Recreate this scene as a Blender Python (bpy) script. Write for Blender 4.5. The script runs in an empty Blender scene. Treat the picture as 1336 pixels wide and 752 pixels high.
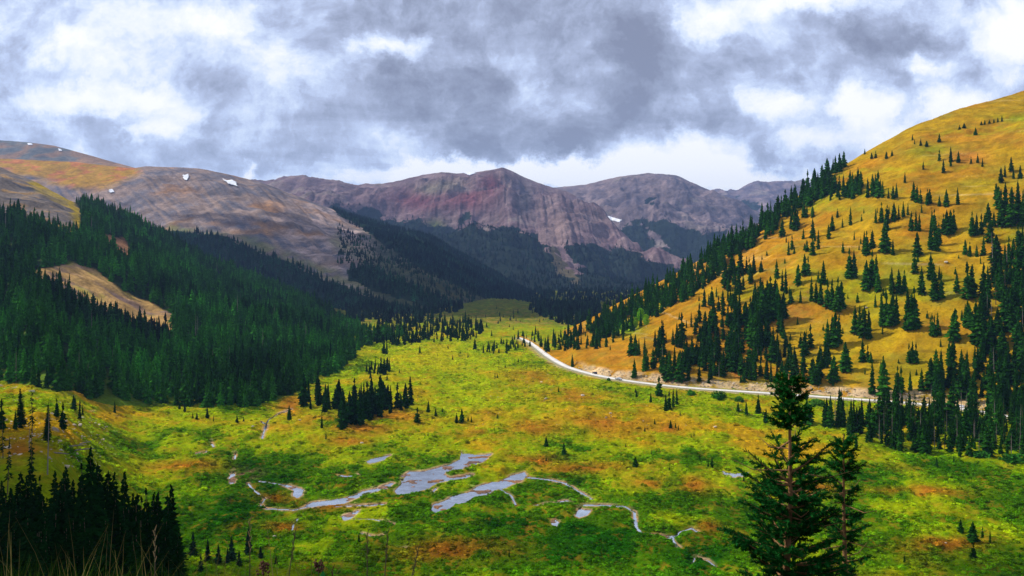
import bpy, math, random
import numpy as np
from mathutils import Vector
from mathutils.bvhtree import BVHTree
random.seed(7)
rng = np.random.default_rng(11)
F, CX, HY = 1157.0, 668.0, 300.0          # focal length in pixels, principal column, horizon row
scn = bpy.context.scene
C = scn.collection
PI = math.pi

# ------------------------------------------------------------------ noise
def _h(ix, iy, s):
    n = (ix.astype(np.int64) * 374761393 + iy.astype(np.int64) * 668265263 + s * 1442695041) & 0xFFFFFFFF
    n = ((n ^ (n >> 13)) * 1274126177) & 0xFFFFFFFF
    n = n ^ (n >> 16)
    return (n & 0xFFFF) / 65535.0 * 2 * PI
def pn(x, y, s=0):
    x = np.asarray(x, float); y = np.asarray(y, float)
    ix = np.floor(x); iy = np.floor(y); fx = x - ix; fy = y - iy
    u = fx * fx * fx * (fx * (fx * 6 - 15) + 10); v = fy * fy * fy * (fy * (fy * 6 - 15) + 10)
    def g(a, b):
        t = _h(ix + a, iy + b, s)
        return np.cos(t) * (fx - a) + np.sin(t) * (fy - b)
    return ((g(0, 0) * (1 - u) + g(1, 0) * u) * (1 - v) + (g(0, 1) * (1 - u) + g(1, 1) * u) * v) * 1.5
def fbm(x, y, o=4, s=0, p=.5):
    r = 0; a = 1; t = 0
    for k in range(o):
        r = r + a * pn(x * 2 ** k, y * 2 ** k, s + k * 17); t += a; a *= p
    return r / t
def ridged(x, y, o=4, s=0, p=.5):
    r = 0; a = 1; t = 0
    for k in range(o):
        r = r + a * (1 - 2 * np.abs(pn(x * 2 ** k, y * 2 ** k, s + k * 13))); t += a; a *= p
    return r / t
def sst(a, b, x):
    t = np.clip((x - a) / (b - a), 0, 1); return t * t * (3 - 2 * t)
def mixc(c, col, m):
    m = np.clip(m, 0, 1)[..., None]; return c * (1 - m) + np.asarray(col) * m
def S(r, g, b):
    f = lambda v: v / 255 / 12.92 if v <= 10 else ((v / 255 + .055) / 1.055) ** 2.4
    return (f(r), f(g), f(b))

# ------------------------------------------------------------------ mesh helpers
def grid_mesh(name, P, cols=None, mat=None, flat=False):
    n, m = P.shape[:2]
    me = bpy.data.meshes.new(name)
    me.vertices.add(n * m); me.vertices.foreach_set('co', P.reshape(-1).astype(np.float32))
    i = np.arange(n * m).reshape(n, m)
    q = np.stack([i[:-1, :-1], i[1:, :-1], i[1:, 1:], i[:-1, 1:]], -1).reshape(-1, 4)
    me.loops.add(q.size); me.loops.foreach_set('vertex_index', q.reshape(-1).astype(np.int32))
    me.polygons.add(len(q)); me.polygons.foreach_set('loop_start', np.arange(0, q.size, 4, dtype=np.int32))
    me.update(calc_edges=True)
    me.polygons.foreach_set('use_smooth', np.full(len(q), not flat))
    if cols is not None:
        a = me.color_attributes.new('col', 'FLOAT_COLOR', 'POINT')
        c = np.ones((n * m, 4), np.float32); c[:, :3] = cols.reshape(-1, 3)
        a.data.foreach_set('color', c.reshape(-1))
    if mat: me.materials.append(mat)
    o = bpy.data.objects.new(name, me); C.objects.link(o)
    return o
def tri_mesh(name, V, Fs, mat=None, smooth=False):
    me = bpy.data.meshes.new(name); me.from_pydata([tuple(v) for v in V], [], Fs); me.update()
    if smooth: me.polygons.foreach_set('use_smooth', np.full(len(me.polygons), True))
    if mat:
        for mm in (mat if isinstance(mat, (list, tuple)) else [mat]): me.materials.append(mm)
    return me
def obj(name, me, parent=None):
    o = bpy.data.objects.new(name, me); C.objects.link(o)
    if parent: o.parent = parent
    return o
def tag(o, label=None, cat=None, group=None, kind=None):
    if label: o['label'] = label
    if cat: o['category'] = cat
    if group: o['group'] = group
    if kind: o['kind'] = kind
    return o
def empty(name, loc, rz=0, sc=1.0):
    o = bpy.data.objects.new(name, None); C.objects.link(o)
    o.location = loc; o.rotation_euler = (0, 0, rz); o.scale = (sc, sc, sc); o.empty_display_size = .2
    return o
class MB:
    """collects simple shapes into one mesh"""
    def __init__(s): s.v = []; s.f = []
    def add(s, V, Fs):
        b = len(s.v); s.v += [tuple(v) for v in V]; s.f += [tuple(b + i for i in f) for f in Fs]
    def tube(s, pts, rad, n=6, cap=True):
        b = len(s.v)
        for k, (p, r) in enumerate(zip(pts, rad)):
            p = Vector(p)
            d = (Vector(pts[min(k + 1, len(pts) - 1)]) - Vector(pts[max(k - 1, 0)])).normalized()
            a = d.orthogonal().normalized(); c = d.cross(a)
            for j in range(n):
                t = 2 * PI * j / n; s.v.append(tuple(p + (a * math.cos(t) + c * math.sin(t)) * r))
        for k in range(len(pts) - 1):
            for j in range(n):
                s.f.append((b + k * n + j, b + k * n + (j + 1) % n, b + (k + 1) * n + (j + 1) % n, b + (k + 1) * n + j))
        if cap:
            s.f.append(tuple(b + j for j in range(n))[::-1]); s.f.append(tuple(b + (len(pts) - 1) * n + j for j in range(n)))
    def box(s, x0, x1, y0, y1, z0, z1):
        s.add([(x0, y0, z0), (x1, y0, z0), (x1, y1, z0), (x0, y1, z0), (x0, y0, z1), (x1, y0, z1), (x1, y1, z1), (x0, y1, z1)],
              [(0, 3, 2, 1), (4, 5, 6, 7), (0, 1, 5, 4), (1, 2, 6, 5), (2, 3, 7, 6), (3, 0, 4, 7)])
    def mesh(s, name, mat, smooth=False): return tri_mesh(name, s.v, s.f, mat, smooth)

# ------------------------------------------------------------------ materials
def new_mat(name):
    m = bpy.data.materials.new(name); m.use_nodes = True
    nt = m.node_tree; nt.nodes.clear()
    o = nt.nodes.new('ShaderNodeOutputMaterial'); b = nt.nodes.new('ShaderNodeBsdfPrincipled')
    nt.links.new(b.outputs[0], o.inputs[0])
    return m, nt, b
def N(nt, t, **k):
    n = nt.nodes.new(t)
    for a, v in k.items(): setattr(n, a, v)
    return n
def noise(nt, vec, scale, detail=4, rough=.6, dist=0):
    n = N(nt, 'ShaderNodeTexNoise'); n.inputs['Scale'].default_value = scale; n.inputs['Detail'].default_value = detail
    n.inputs['Roughness'].default_value = rough; n.inputs['Distortion'].default_value = dist
    nt.links.new(vec, n.inputs['Vector']); return n.outputs['Fac']
def mrange(nt, v, a, b, c, d):
    n = N(nt, 'ShaderNodeMapRange'); nt.links.new(v, n.inputs[0])
    for i, x in enumerate((a, b, c, d)): n.inputs[1 + i].default_value = x
    return n.outputs[0]
def math_(nt, op, a, b=None):
    n = N(nt, 'ShaderNodeMath', operation=op)
    for i, x in enumerate((a, b)):
        if x is None: continue
        if isinstance(x, (int, float)): n.inputs[i].default_value = x
        else: nt.links.new(x, n.inputs[i])
    return n.outputs[0]
def vmul(nt, col, fac):
    n = N(nt, 'ShaderNodeVectorMath', operation='SCALE'); nt.links.new(col, n.inputs[0]); nt.links.new(fac, n.inputs['Scale'])
    return n.outputs[0]
def mixrgb(nt, fac, a, b):
    n = N(nt, 'ShaderNodeMix', data_type='RGBA')
    for s, x in ((n.inputs[0], fac), (n.inputs[6], a), (n.inputs[7], b)):
        if isinstance(x, (int, float)): s.default_value = x
        elif isinstance(x, tuple): s.default_value = (*x[:3], 1)
        else: nt.links.new(x, s)
    return n.outputs[2]

def terrain_mat(name, scales, contrast=.5, bump=.4, bdist=1.0, rough=.95, hue=None):
    """vertex albedo broken up by object-space noise at several scales, with bump"""
    m, nt, b = new_mat(name)
    tc = N(nt, 'ShaderNodeTexCoord').outputs['Object']
    at = N(nt, 'ShaderNodeAttribute', attribute_name='col').outputs['Color']
    f = None
    hs = []
    for sc in scales:
        n = noise(nt, tc, sc, 5, .65); hs.append(n)
        r = mrange(nt, n, .3, .7, 1 - contrast, 1 + contrast)
        f = r if f is None else math_(nt, 'MULTIPLY', f, r)
    c = vmul(nt, at, f)
    if hue:
        c = mixrgb(nt, mrange(nt, noise(nt, tc, hue[1], 4, .7), .5, .68, 0, hue[2]), c, hue[0])
    nt.links.new(c, b.inputs['Base Color']); b.inputs['Roughness'].default_value = rough
    b.inputs['Specular IOR Level'].default_value = 0
    bp = N(nt, 'ShaderNodeBump'); bp.inputs['Strength'].default_value = bump; bp.inputs['Distance'].default_value = bdist
    nt.links.new(hs[-1], bp.inputs['Height']); nt.links.new(bp.outputs[0], b.inputs['Normal'])
    return m
M = {}
M['meadow'] = terrain_mat('meadow_ground', [.06, .35, 1.6], .34, .8, 1.2, hue=((.50, .20, .02), .11, .35))
M['slope'] = terrain_mat('gold_slope', [.03, .12, .6], .22, .5, .8, hue=((.22, .20, .02), .05, .5))
M['left'] = terrain_mat('left_slope', [.02, .09, .35], .28, .7, 3.0)
M['far'] = terrain_mat('mountain_rock', [.006, .025, .09], .3, .8, 10.0)

def leaf_mat(name, mode, base, tr=.25):
    m, nt, b = new_mat(name)
    if mode == 'instancer':
        at = N(nt, 'ShaderNodeAttribute', attribute_name='tint'); at.attribute_type = 'INSTANCER'; c = at.outputs['Color']
    elif mode == 'object':
        c = N(nt, 'ShaderNodeObjectInfo').outputs['Color']
    else:
        c = N(nt, 'ShaderNodeRGB').outputs[0]; c.default_value = (*base, 1)
    ge = N(nt, 'ShaderNodeNewGeometry')
    tc = N(nt, 'ShaderNodeTexCoord').outputs['Object']
    f = mrange(nt, noise(nt, tc, 7 if mode != 'own' else 2.2, 4, .7), .3, .7, .55, 1.5)
    r = mrange(nt, ge.outputs['Random Per Island'], 0, 1, .6, 1.45)
    c2 = vmul(nt, c, math_(nt, 'MULTIPLY', f, r))
    nt.links.new(c2, b.inputs['Base Color']); b.inputs['Roughness'].default_value = .75
    b.inputs['Specular IOR Level'].default_value = 0
    out = [n for n in nt.nodes if n.type == 'OUTPUT_MATERIAL'][0]
    t = N(nt, 'ShaderNodeBsdfTranslucent'); nt.links.new(c2, t.inputs[0])
    mx = N(nt, 'ShaderNodeMixShader'); mx.inputs[0].default_value = tr
    nt.links.new(b.outputs[0], mx.inputs[1]); nt.links.new(t.outputs[0], mx.inputs[2]); nt.links.new(mx.outputs[0], out.inputs[0])
    return m
M['crown_inst'] = leaf_mat('forest_needles', 'instancer', None)
M['crown_obj'] = leaf_mat('spruce_needles', 'object', None)
M['needles'] = leaf_mat('fir_needles', 'own', (.009, .082, .014), .3)
M['shrub_inst'] = leaf_mat('scrub_leaves', 'instancer', None, .3)
M['shrub_obj'] = leaf_mat('shrub_leaves', 'object', None, .3)
def plain(name, col, rough=.8, metal=0, nscale=None, amt=.4, spec=.3, bump=0):
    m, nt, b = new_mat(name)
    b.inputs['Base Color'].default_value = (*col, 1); b.inputs['Roughness'].default_value = rough
    b.inputs['Metallic'].default_value = metal; b.inputs['Specular IOR Level'].default_value = spec
    if nscale:
        tc = N(nt, 'ShaderNodeTexCoord').outputs['Object']
        rgb = N(nt, 'ShaderNodeRGB').outputs[0]; rgb.default_value = (*col, 1)
        nz = noise(nt, tc, nscale, 6, .65)
        nt.links.new(vmul(nt, rgb, mrange(nt, nz, .3, .7, 1 - amt, 1 + amt)), b.inputs['Base Color'])
        if bump:
            bp = N(nt, 'ShaderNodeBump'); bp.inputs['Strength'].default_value = .7; bp.inputs['Distance'].default_value = bump
            nt.links.new(nz, bp.inputs['Height']); nt.links.new(bp.outputs[0], b.inputs['Normal'])
    return m
M['bark'] = plain('bark', (.10, .065, .04), .9, 0, 6, .5, .1)
M['bark_near'] = plain('fir_bark', (.22, .115, .05), .9, 0, 9, .6, .1, .02)
M['dead'] = plain('weathered_wood', (.22, .18, .16), .9, 0, 3, .4, .1)
M['snow'] = plain('old_snow', (.66, .68, .72), .7, 0, .15, .08)
M['rock'] = plain('pale_rock', (.40, .33, .25), .9, 0, 1.2, .5, .2)
M['road'] = plain('pale_road', (.62, .59, .55), .42, 0, .25, .12, .4)
M['paint_white'] = plain('white_paint', (.75, .76, .78), .3, 0, None, 0, .5)
M['paint_silver'] = plain('silver_paint', (.5, .52, .55), .3, .3)
M['paint_dark'] = plain('dark_paint', (.03, .035, .05), .3)
M['glass'] = plain('car_glass', (.02, .025, .03), .08, 0, None, 0, .6)
M['rubber'] = plain('rubber', (.02, .02, .02), .9)
M['rim'] = plain('alloy', (.45, .45, .46), .35, .8)
M['lamp'] = plain('lamp_lens', (.7, .7, .68), .1)
M['tail'] = plain('tail_lens', (.35, .01, .01), .2)
# water
m, nt, b = new_mat('water')
b.inputs['Base Color'].default_value = (.055, .05, .05, 1); b.inputs['Roughness'].default_value = .12; b.inputs['IOR'].default_value = 1.33
tc = N(nt, 'ShaderNodeTexCoord').outputs['Object']
bp = N(nt, 'ShaderNodeBump'); bp.inputs['Strength'].default_value = .25; bp.inputs['Distance'].default_value = .08
nt.links.new(noise(nt, tc, 1.5, 3), bp.inputs['Height']); nt.links.new(bp.outputs[0], b.inputs['Normal'])
gl = N(nt, 'ShaderNodeBsdfGlossy'); gl.inputs['Roughness'].default_value = .05; gl.inputs['Color'].default_value = (.84, .86, .85, 1)
nt.links.new(bp.outputs[0], gl.inputs['Normal'])
mx = N(nt, 'ShaderNodeMixShader'); out = [n for n in nt.nodes if n.type == 'OUTPUT_MATERIAL'][0]
nt.links.new(mrange(nt, noise(nt, tc, .16, 4, .7), .38, .62, .6, .92), mx.inputs[0])
nt.links.new(b.outputs[0], mx.inputs[1]); nt.links.new(gl.outputs[0], mx.inputs[2]); nt.links.new(mx.outputs[0], out.inputs[0])
M['water'] = m

# ------------------------------------------------------------------ the valley floor
PY = [-30, 0, 2, 3.2, 4, 6, 13, 100, 180, 225, 262, 320, 500, 870, 1300, 1900, 3000, 9500]
PZ = [4, -1.55, -1.55, -1.6, -1.95, -3.1, -7.0, -49, -87, -100.5, -104.4, -105, -105.2, -111, -129.5, -155, -200, -330]
def zbase(X, Y):
    X = np.asarray(X, float); Y = np.asarray(Y, float)
    z = np.interp(Y, PY, PZ)
    u = X / np.maximum(Y, 1.0)
    z = z + sst(-.40, -.53, u) * np.interp(Y, [60, 120, 220, 300, 400, 520, 650], [0, 8, 43, 38, 24, 14, 0])
    return z
# road path (x, y) in the picture -> on the floor
ROAD = [(678, 441), (692, 447), (700, 453), (716, 466), (740, 480), (780, 491), (820, 498), (860, 503), (900, 507), (960, 511), (1010, 514), (1080, 519), (1150, 523.5), (1200, 527), (1254, 533), (1300, 541), (1400, 560), (1520, 590)]
def floor_hit(x, y):
    Y = np.concatenate([np.arange(1, 60, .5), np.arange(60, 3500, 1.0)])
    u = (x - CX) / F
    yy = HY - F * zbase(u * Y, Y) / Y
    k = np.nonzero((yy <= y) & (Y > 225))[0]
    Yh = Y[k[0]] if len(k) else 3000.
    return np.array([u * Yh, Yh, float(zbase(u * Yh, Yh))])
road_pts = np.array([floor_hit(x, y) for x, y in ROAD])
def resample(p, step):
    d = np.r_[0, np.cumsum(np.linalg.norm(np.diff(p, axis=0), axis=1))]
    t = np.arange(0, d[-1], step)
    return np.stack([np.interp(t, d, p[:, k]) for k in range(p.shape[1])], 1)
def smooth_path(p, n=4):
    for _ in range(n): p[1:-1] = (p[:-2] + 2 * p[1:-1] + p[2:]) / 4
    return p
road = smooth_path(resample(road_pts, 4.0), 30)
def dist_to_path(X, Y, path):
    shp = X.shape; x = X.ravel(); y = Y.ravel(); best = np.full(x.size, 1e9); zz = np.zeros(x.size)
    x0, x1 = path[:, 0].min() - 60, path[:, 0].max() + 60; y0, y1 = path[:, 1].min() - 60, path[:, 1].max() + 60
    idx = np.nonzero((x > x0) & (x < x1) & (y > y0) & (y < y1))[0]
    for a in range(0, len(idx), 20000):
        q = idx[a:a + 20000]
        d = np.hypot(x[q][:, None] - path[None, ::2, 0], y[q][:, None] - path[None, ::2, 1])
        j = d.argmin(1); best[q] = d[np.arange(len(q)), j]; zz[q] = path[::2, 2][j]
    return best.reshape(shp), zz.reshape(shp)

def in_poly(x, y, poly):
    r = np.zeros(x.shape, bool); n = len(poly)
    for i in range(n):
        x0, y0 = poly[i]; x1, y1 = poly[(i + 1) % n]
        c = ((y0 > y) != (y1 > y)) & (x < (x1 - x0) * (y - y0) / ((y1 - y0) if y1 != y0 else 1e-9) + x0)
        r ^= c
    return r
def seg_dist(x, y, pts, closed=False, ky=1.6):
    best = np.full(x.shape, 1e9); P = list(pts) + ([pts[0]] if closed else [])
    for (a, b), (c, d) in zip(P[:-1], P[1:]):
        b *= ky; d *= ky; L = (c - a) ** 2 + (d - b) ** 2 + 1e-9
        t = np.clip(((x - a) * (c - a) + (y * ky - b) * (d - b)) / L, 0, 1)
        best = np.minimum(best, np.hypot(x - a - t * (c - a), y * ky - b - t * (d - b)))
    return best
def R3(p): return [(270 + x * .2994, 527 + y * .2994) for x, y in p]
def R8(p): return [(600 + x * .2994, 527 + y * .2994) for x, y in p]
def R2(p): return [(x * .2994, 527 + y * .2994) for x, y in p]
PONDS = [
    ('pond', R3([(820, 375), (850, 345), (845, 315), (880, 295), (950, 292), (1010, 275), (1060, 262), (1105, 240), (1108, 207), (1125, 215), (1180, 222), (1240, 218), (1210, 245), (1160, 268), (1090, 285), (1040, 295), (1030, 305), (1060, 320), (1140, 305), (1160, 308), (1130, 320), (1040, 335), (1000, 345), (960, 370), (880, 390), (830, 392)])),
    ('pond', [(561, 667), (566, 658), (580, 653), (592, 646), (612, 642), (622, 635), (640, 629), (652, 628), (669, 619), (684, 616), (688, 620), (680, 628), (668, 631), (660, 636), (643, 639), (636, 645), (620, 647), (608, 655), (594, 657), (584, 664), (570, 669)]),
    ('pond', R3([(430, 443), (455, 428), (520, 420), (600, 408), (640, 396), (680, 378), (740, 366), (800, 342), (815, 345), (790, 364), (700, 390), (650, 408), (600, 432), (520, 440), (440, 448)])),
    ('pond', R8([(505, 485), (520, 455), (545, 460), (575, 462), (555, 482), (520, 494)])),
    ('pond', R8([(1146, 293), (1165, 299), (1200, 303), (1260, 297), (1248, 312), (1190, 317), (1158, 308)])),
    ('pond', R3([(697, 250), (715, 238), (750, 232), (800, 220), (765, 245), (710, 257)])),
    ('pond', R3([(585, 492), (600, 482), (640, 470), (665, 463), (650, 478), (625, 500), (600, 505)])),
    ('pond', R3([(320, 350), (350, 350), (420, 372), (415, 395), (395, 408), (375, 398), (380, 375), (350, 362)])),
    ('pond', R3([(95, 325), (108, 305), (118, 312), (125, 330), (118, 343), (100, 345)])),
    ('pond', R8([(398, 508), (412, 500), (428, 515), (420, 532), (405, 525)])),
    ('pond', R8([(868, 566), (905, 573), (950, 570), (930, 585), (945, 615), (925, 605), (895, 585)])),
]
STREAMS = [
    (R3([(440, 446), (380, 460), (262, 455), (232, 440), (255, 412), (205, 375), (180, 346)]), 1.9),
    (R3([(118, 310), (114, 285)]), 1.4), (R3([(225, 335), (300, 345), (345, 354)]), 1.7),
    (R8([(285, 318), (400, 330), (460, 345), (500, 370), (560, 405), (578, 415)]), 2.4),
    (R8([(520, 455), (535, 440), (620, 440), (720, 445), (760, 470), (765, 510), (770, 540), (795, 562), (870, 570)]), 3.0),
    (R8([(930, 580), (960, 555), (1010, 540), (1035, 555)]), 2.0), (R8([(940, 612), (957, 624)]), 1.8),
    (R3([(372, 552), (376, 528), (392, 502), (415, 490)]), 1.6), (R3([(640, 500), (720, 500), (780, 510), (815, 525)]), 1.8),
    (R3([(560, 445), (640, 442), (720, 440), (775, 435)]), 1.7), (R3([(670, 560), (740, 580), (765, 570)]), 1.5),
    (R8([(180, 372), (225, 400), (245, 440)]), 2.2), (R8([(320, 440), (400, 430), (470, 420), (490, 428)]), 1.6),
    (R3([(235, 75), (262, 90), (255, 112)]), 1.5), (R3([(120, 240), (125, 215)]), 1.0), (R3([(18, 170), (30, 186)]), 1.3),
    (R8([(1015, 690), (1025, 665), (1080, 680), (1140, 725)]), 1.5), (R3([(575, 310), (610, 315), (660, 308)]), 1.4),
    (R3([(985, 380), (1000, 365)]), 1.6), (R3([(780, 610), (850, 625), (900, 632)]), 1.2), (R2([(850, 218), (900, 205)]), 1.0),
    ([(342, 572), (345, 560), (350, 548), (362, 540), (380, 534)], 1.2),
]

xs = np.concatenate([np.linspace(-900, -60, 90)[:-1], np.arange(-60, 1400, 1.0), np.linspace(1400, 2300, 90)])
def Ys_floor():
    a = [-25, -12, -5, -2, 0, .6, 1.2, 1.8]
    a += list(np.arange(2.2, 8, .25)); a += list(np.geomspace(8, 262, 70))
    inv = np.arange(756, 384, -.75)           # rows equally spaced in the picture
    Yg = np.linspace(262, 2600, 20000); yy = HY - F * np.interp(Yg, PY, PZ) / Yg
    a += list(np.interp(-inv, -yy, Yg)[2:]); a += list(np.linspace(a[-1] + 40, 9500, 60))
    return np.array(sorted(set(a)))
ysf = Ys_floor()
xx, Yg = np.meshgrid(xs, ysf, indexing='ij')
U = (xx - CX) / F
X = U * np.maximum(Yg, 0) + U * 9 * np.exp(-np.maximum(Yg, 0) / 20)
Z0 = zbase(X, Yg)
ypx = HY - F * Z0 / np.maximum(Yg, 1)
xpx = CX + F * X / np.maximum(Yg, 1)
wm = np.full(xx.shape, 16.0)                   # distance (px) to the nearest water, negative inside
jx = fbm(X / 3.5, Yg / 9, 4, 5) * 1.6
zone = (Yg > 262) & (ypx > 500)
def upd(pts, closed, w):
    x0 = min(p[0] for p in pts) - 16; x1 = max(p[0] for p in pts) + 16; y0 = min(p[1] for p in pts) - 11; y1 = max(p[1] for p in pts) + 11
    q = np.nonzero(zone & (xpx > x0) & (xpx < x1) & (ypx > y0) & (ypx < y1))
    d = seg_dist(xpx[q], ypx[q], pts, closed)
    if closed: d = np.where(in_poly(xpx[q], ypx[q], pts), -d, d)
    else: d = d - w * .42
    bar = closed & (fbm(X[q] / 11, Yg[q] / 8, 4, 15) > .2)
    d = d + jx[q] * (1.1 if closed else .85) + (0 if closed else .5 * fbm(X[q] / 25, Yg[q] / 40, 2, 16))
    wm[q] = np.minimum(wm[q], np.where(bar & (d < .3), .34, d))
for _, p in PONDS: upd(p, True, 0)
for p, w in STREAMS: upd(p, False, w)
dry = sst(0.2, 13, wm) ** 1.2
# relief: hummocks of willow and sedge
hum = np.clip(fbm(X / 9, Yg / 13, 4, 21) * 1.6 + .35, 0, 1.3)
wet_n = fbm(X / 70, Yg / 110, 3, 40)
mid = sst(230, 300, Yg) * (1 - sst(1400, 2000, Yg))
rel = (fbm(X / 60, Yg / 80, 4, 3) * 3.2 + hum * 1.45 + ridged(X / 25, Yg / 40, 3, 8) * .35) * mid
rel += fbm(X / 14, Yg / 14, 4, 9) * 2.0 * sst(18, 60, Yg) * (1 - mid) * (Yg < 300)
rel += fbm(X / 1.2, Yg / 1.2, 4, 9) * .12 * (Yg < 20)
rel += fbm(X / 200, Yg / 260, 3, 3) * 8 * sst(2800, 3600, Yg)
# left bank: rough talus and ledges
rel += sst(-.44, -.52, U) * sst(180, 230, Yg) * (1 - sst(500, 600, Yg)) * ridged(X / 14, Yg / 20, 4, 31) * 2.0
Z = Z0 + rel * dry
Z = np.where(wm < .3, Z0 - .55, Z) - .12 * (1 - dry)
dr, zr = dist_to_path(X, Yg, road)
wr = 1 - sst(6, 22, dr)
Z = Z * (1 - wr) + (zr - .25) * wr
# colours (albedo) of the floor
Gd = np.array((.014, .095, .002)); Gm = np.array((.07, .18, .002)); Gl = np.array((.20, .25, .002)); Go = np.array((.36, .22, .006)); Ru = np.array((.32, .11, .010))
a1 = fbm(X / 45, Yg / 75, 5, 60); a2 = fbm(X / 18, Yg / 26, 5, 61); a3 = fbm(X / 5, Yg / 8, 4, 62)
col = np.zeros(xx.shape + (3,)) + Gl
t = .30 + a1 * .9 + a2 * .7 + a3 * .25
def blob(x, y, rx, ry): return np.exp(-(((xpx - x) / rx) ** 2 + ((ypx - y) / ry) ** 2))
t += -.5 * sst(560, 680, ypx) + .15  # nearer willow greens shifted darker, standing in for shade low in view
for g in [(600, 690, 100, 24), (620, 650, 60, 12), (350, 600, 70, 26), (290, 680, 80, 24), (760, 700, 110, 26), (900, 725, 90, 22), (1100, 620, 60, 16), (1260, 610, 90, 16), (150, 590, 70, 18), (420, 640, 90, 20), (860, 655, 70, 14), (1290, 650, 60, 16), (1000, 670, 60, 20), (240, 560, 80, 12), (450, 610, 90, 20), (700, 720, 90, 20)]:
    t -= .55 * blob(*g)
for g in [(975, 565, 70, 10), (300, 556, 90, 8), (560, 470, 60, 14), (160, 540, 60, 8), (1200, 660, 60, 20), (730, 545, 90, 14), (840, 560, 80, 16), (1000, 590, 60, 10), (1100, 590, 80, 10), (60, 560, 60, 30)]:
    t += .45 * blob(*g)
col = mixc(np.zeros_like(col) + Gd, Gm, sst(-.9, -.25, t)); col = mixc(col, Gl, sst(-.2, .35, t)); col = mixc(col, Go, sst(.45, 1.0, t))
ru = np.clip(sst(.25, .6, fbm(X / 38, Yg / 50, 4, 77)) * .35, 0, 1)
for g in [(905, 636, 26, 11), (850, 630, 26, 8), (785, 555, 45, 9), (690, 492, 34, 10), (585, 725, 75, 13), (420, 552, 45, 10), (470, 562, 50, 7), (640, 542, 18, 7), (700, 600, 40, 7), (872, 560, 16, 6), (925, 690, 20, 8), (700, 560, 40, 10), (760, 610, 60, 7), (380, 530, 22, 12), (30, 590, 40, 12), (650, 565, 40, 6), (355, 648, 22, 7), (740, 520, 50, 12), (520, 545, 60, 8), (1230, 715, 60, 8), (1060, 640, 40, 9), (1200, 645, 60, 6), (370, 690, 25, 8), (455, 575, 30, 6), (240, 610, 50, 8), (360, 560, 20, 8), (430, 660, 40, 6)]:
    ru = np.maximum(ru, .95 * blob(*g) * sst(-.35, .15, a2 + .2))
col = mixc(col, Ru, ru * sst(-.6, .1, a3 + .2))
# golden strip, and cloud shade painted in as darker green, at the valley end
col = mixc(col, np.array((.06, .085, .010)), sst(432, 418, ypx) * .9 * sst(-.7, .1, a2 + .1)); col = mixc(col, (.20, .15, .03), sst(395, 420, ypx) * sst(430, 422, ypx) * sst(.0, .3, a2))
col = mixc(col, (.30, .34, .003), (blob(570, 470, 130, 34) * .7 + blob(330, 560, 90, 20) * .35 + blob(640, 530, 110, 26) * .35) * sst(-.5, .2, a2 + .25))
col = col * (1 - .38 * sst(.25, -.3, t) * mid)[..., None]      # soil darkened between the willows, with painted gap shade
# bare mud, sand and stones at the water, rubble on the left bank
sand = sst(4.2, .8, wm) * sst(-.25, .15, fbm(X / 16, Yg / 20, 3, 90))
col = mixc(col, (.40, .27, .14), sand); col = mixc(col, (.20, .12, .085), (wm < .5) * 1.)
col = mixc(col, (.14, .075, .045), blob(322, 620, 18, 6) * 1.2 * sst(-.3, .2, a3))
stone = sst(.35, .55, fbm(X / 7, Yg / 9, 4, 95)) * sst(-.42, -.52, U) * (Yg > 150) * (Yg < 600)
col = mixc(col, (.28, .25, .22), stone)
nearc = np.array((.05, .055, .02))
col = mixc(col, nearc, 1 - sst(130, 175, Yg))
forest_floor = np.array((.014, .030, .012))
cut = sst(12, 6, dr) * sst(-.3, .2, a3 + .15)
col = mixc(col, (.42, .30, .13), cut * .8)
col = col * (1 + .25 * fbm(X / 2.5, Yg / 3.5, 2, 99))[..., None]
P = np.stack([X, Yg, Z], -1)
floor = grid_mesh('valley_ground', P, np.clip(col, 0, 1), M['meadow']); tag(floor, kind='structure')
FLOORP = P; FLOOR_T = t; FLOOR_COL = col; FLOOR_WM = wm; FLOOR_X, FLOOR_Y = xpx, ypx
SHEETS = {'floor': P}

# ------------------------------------------------------------------ hill and mountain sheets
def sheet(name, rows, x0, x1, dx, nv, disp, colf, mat, sm=2):
    """rows: list of (v, [(x, Y, z)...]) ; a surface between them, rows follow the picture's columns but lie at real depths"""
    xs = np.arange(x0, x1 + dx, dx)
    vs = np.linspace(0, 1, nv)
    rv = np.array([r[0] for r in rows]); RY = []; RZ = []
    for v, pts in rows:
        p = np.array(pts, float); RY.append(np.interp(xs, p[:, 0], p[:, 1])); RZ.append(np.interp(xs, p[:, 0], p[:, 2]))
    RY = np.array(RY); RZ = np.array(RZ)
    k = np.array([1, 2, 3, 2, 1.]); k /= k.sum()
    for A in (RY, RZ):
        for i in range(len(A)):
            for _ in range(sm):
                q = np.pad(A[i], 2, mode='edge'); A[i] = np.convolve(q, k, 'valid')
    Yv = np.empty((len(xs), nv)); Zv = np.empty((len(xs), nv))
    for i in range(len(xs)):
        Yv[i] = np.interp(vs, rv, RY[:, i]); Zv[i] = np.interp(vs, rv, RZ[:, i])
    xg, vg = np.meshgrid(xs, vs, indexing='ij')
    Xv = (xg - CX) / F * Yv
    Zv = Zv + disp(Xv, Yv, vg, xg, Zv)
    yp = HY - F * Zv / Yv
    c = colf(Xv, Yv, Zv, vg, xg, yp)
    Pm = np.stack([Xv, Yv, Zv], -1)
    o = grid_mesh(name, Pm, np.clip(c, 0, 1), M[mat]); tag(o, kind='structure')
    SHEETS[name] = Pm
    return o
def yz(pts): return [(x, Y, -(y - HY) / F * Y) for x, y, Y in pts]
def below(pts, dz): return [(x, Y, z - dz) for x, Y, z in pts]
def shift(pts, dY, dz): return [(x, Y + dY, z + dz) for x, Y, z in pts]
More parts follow.
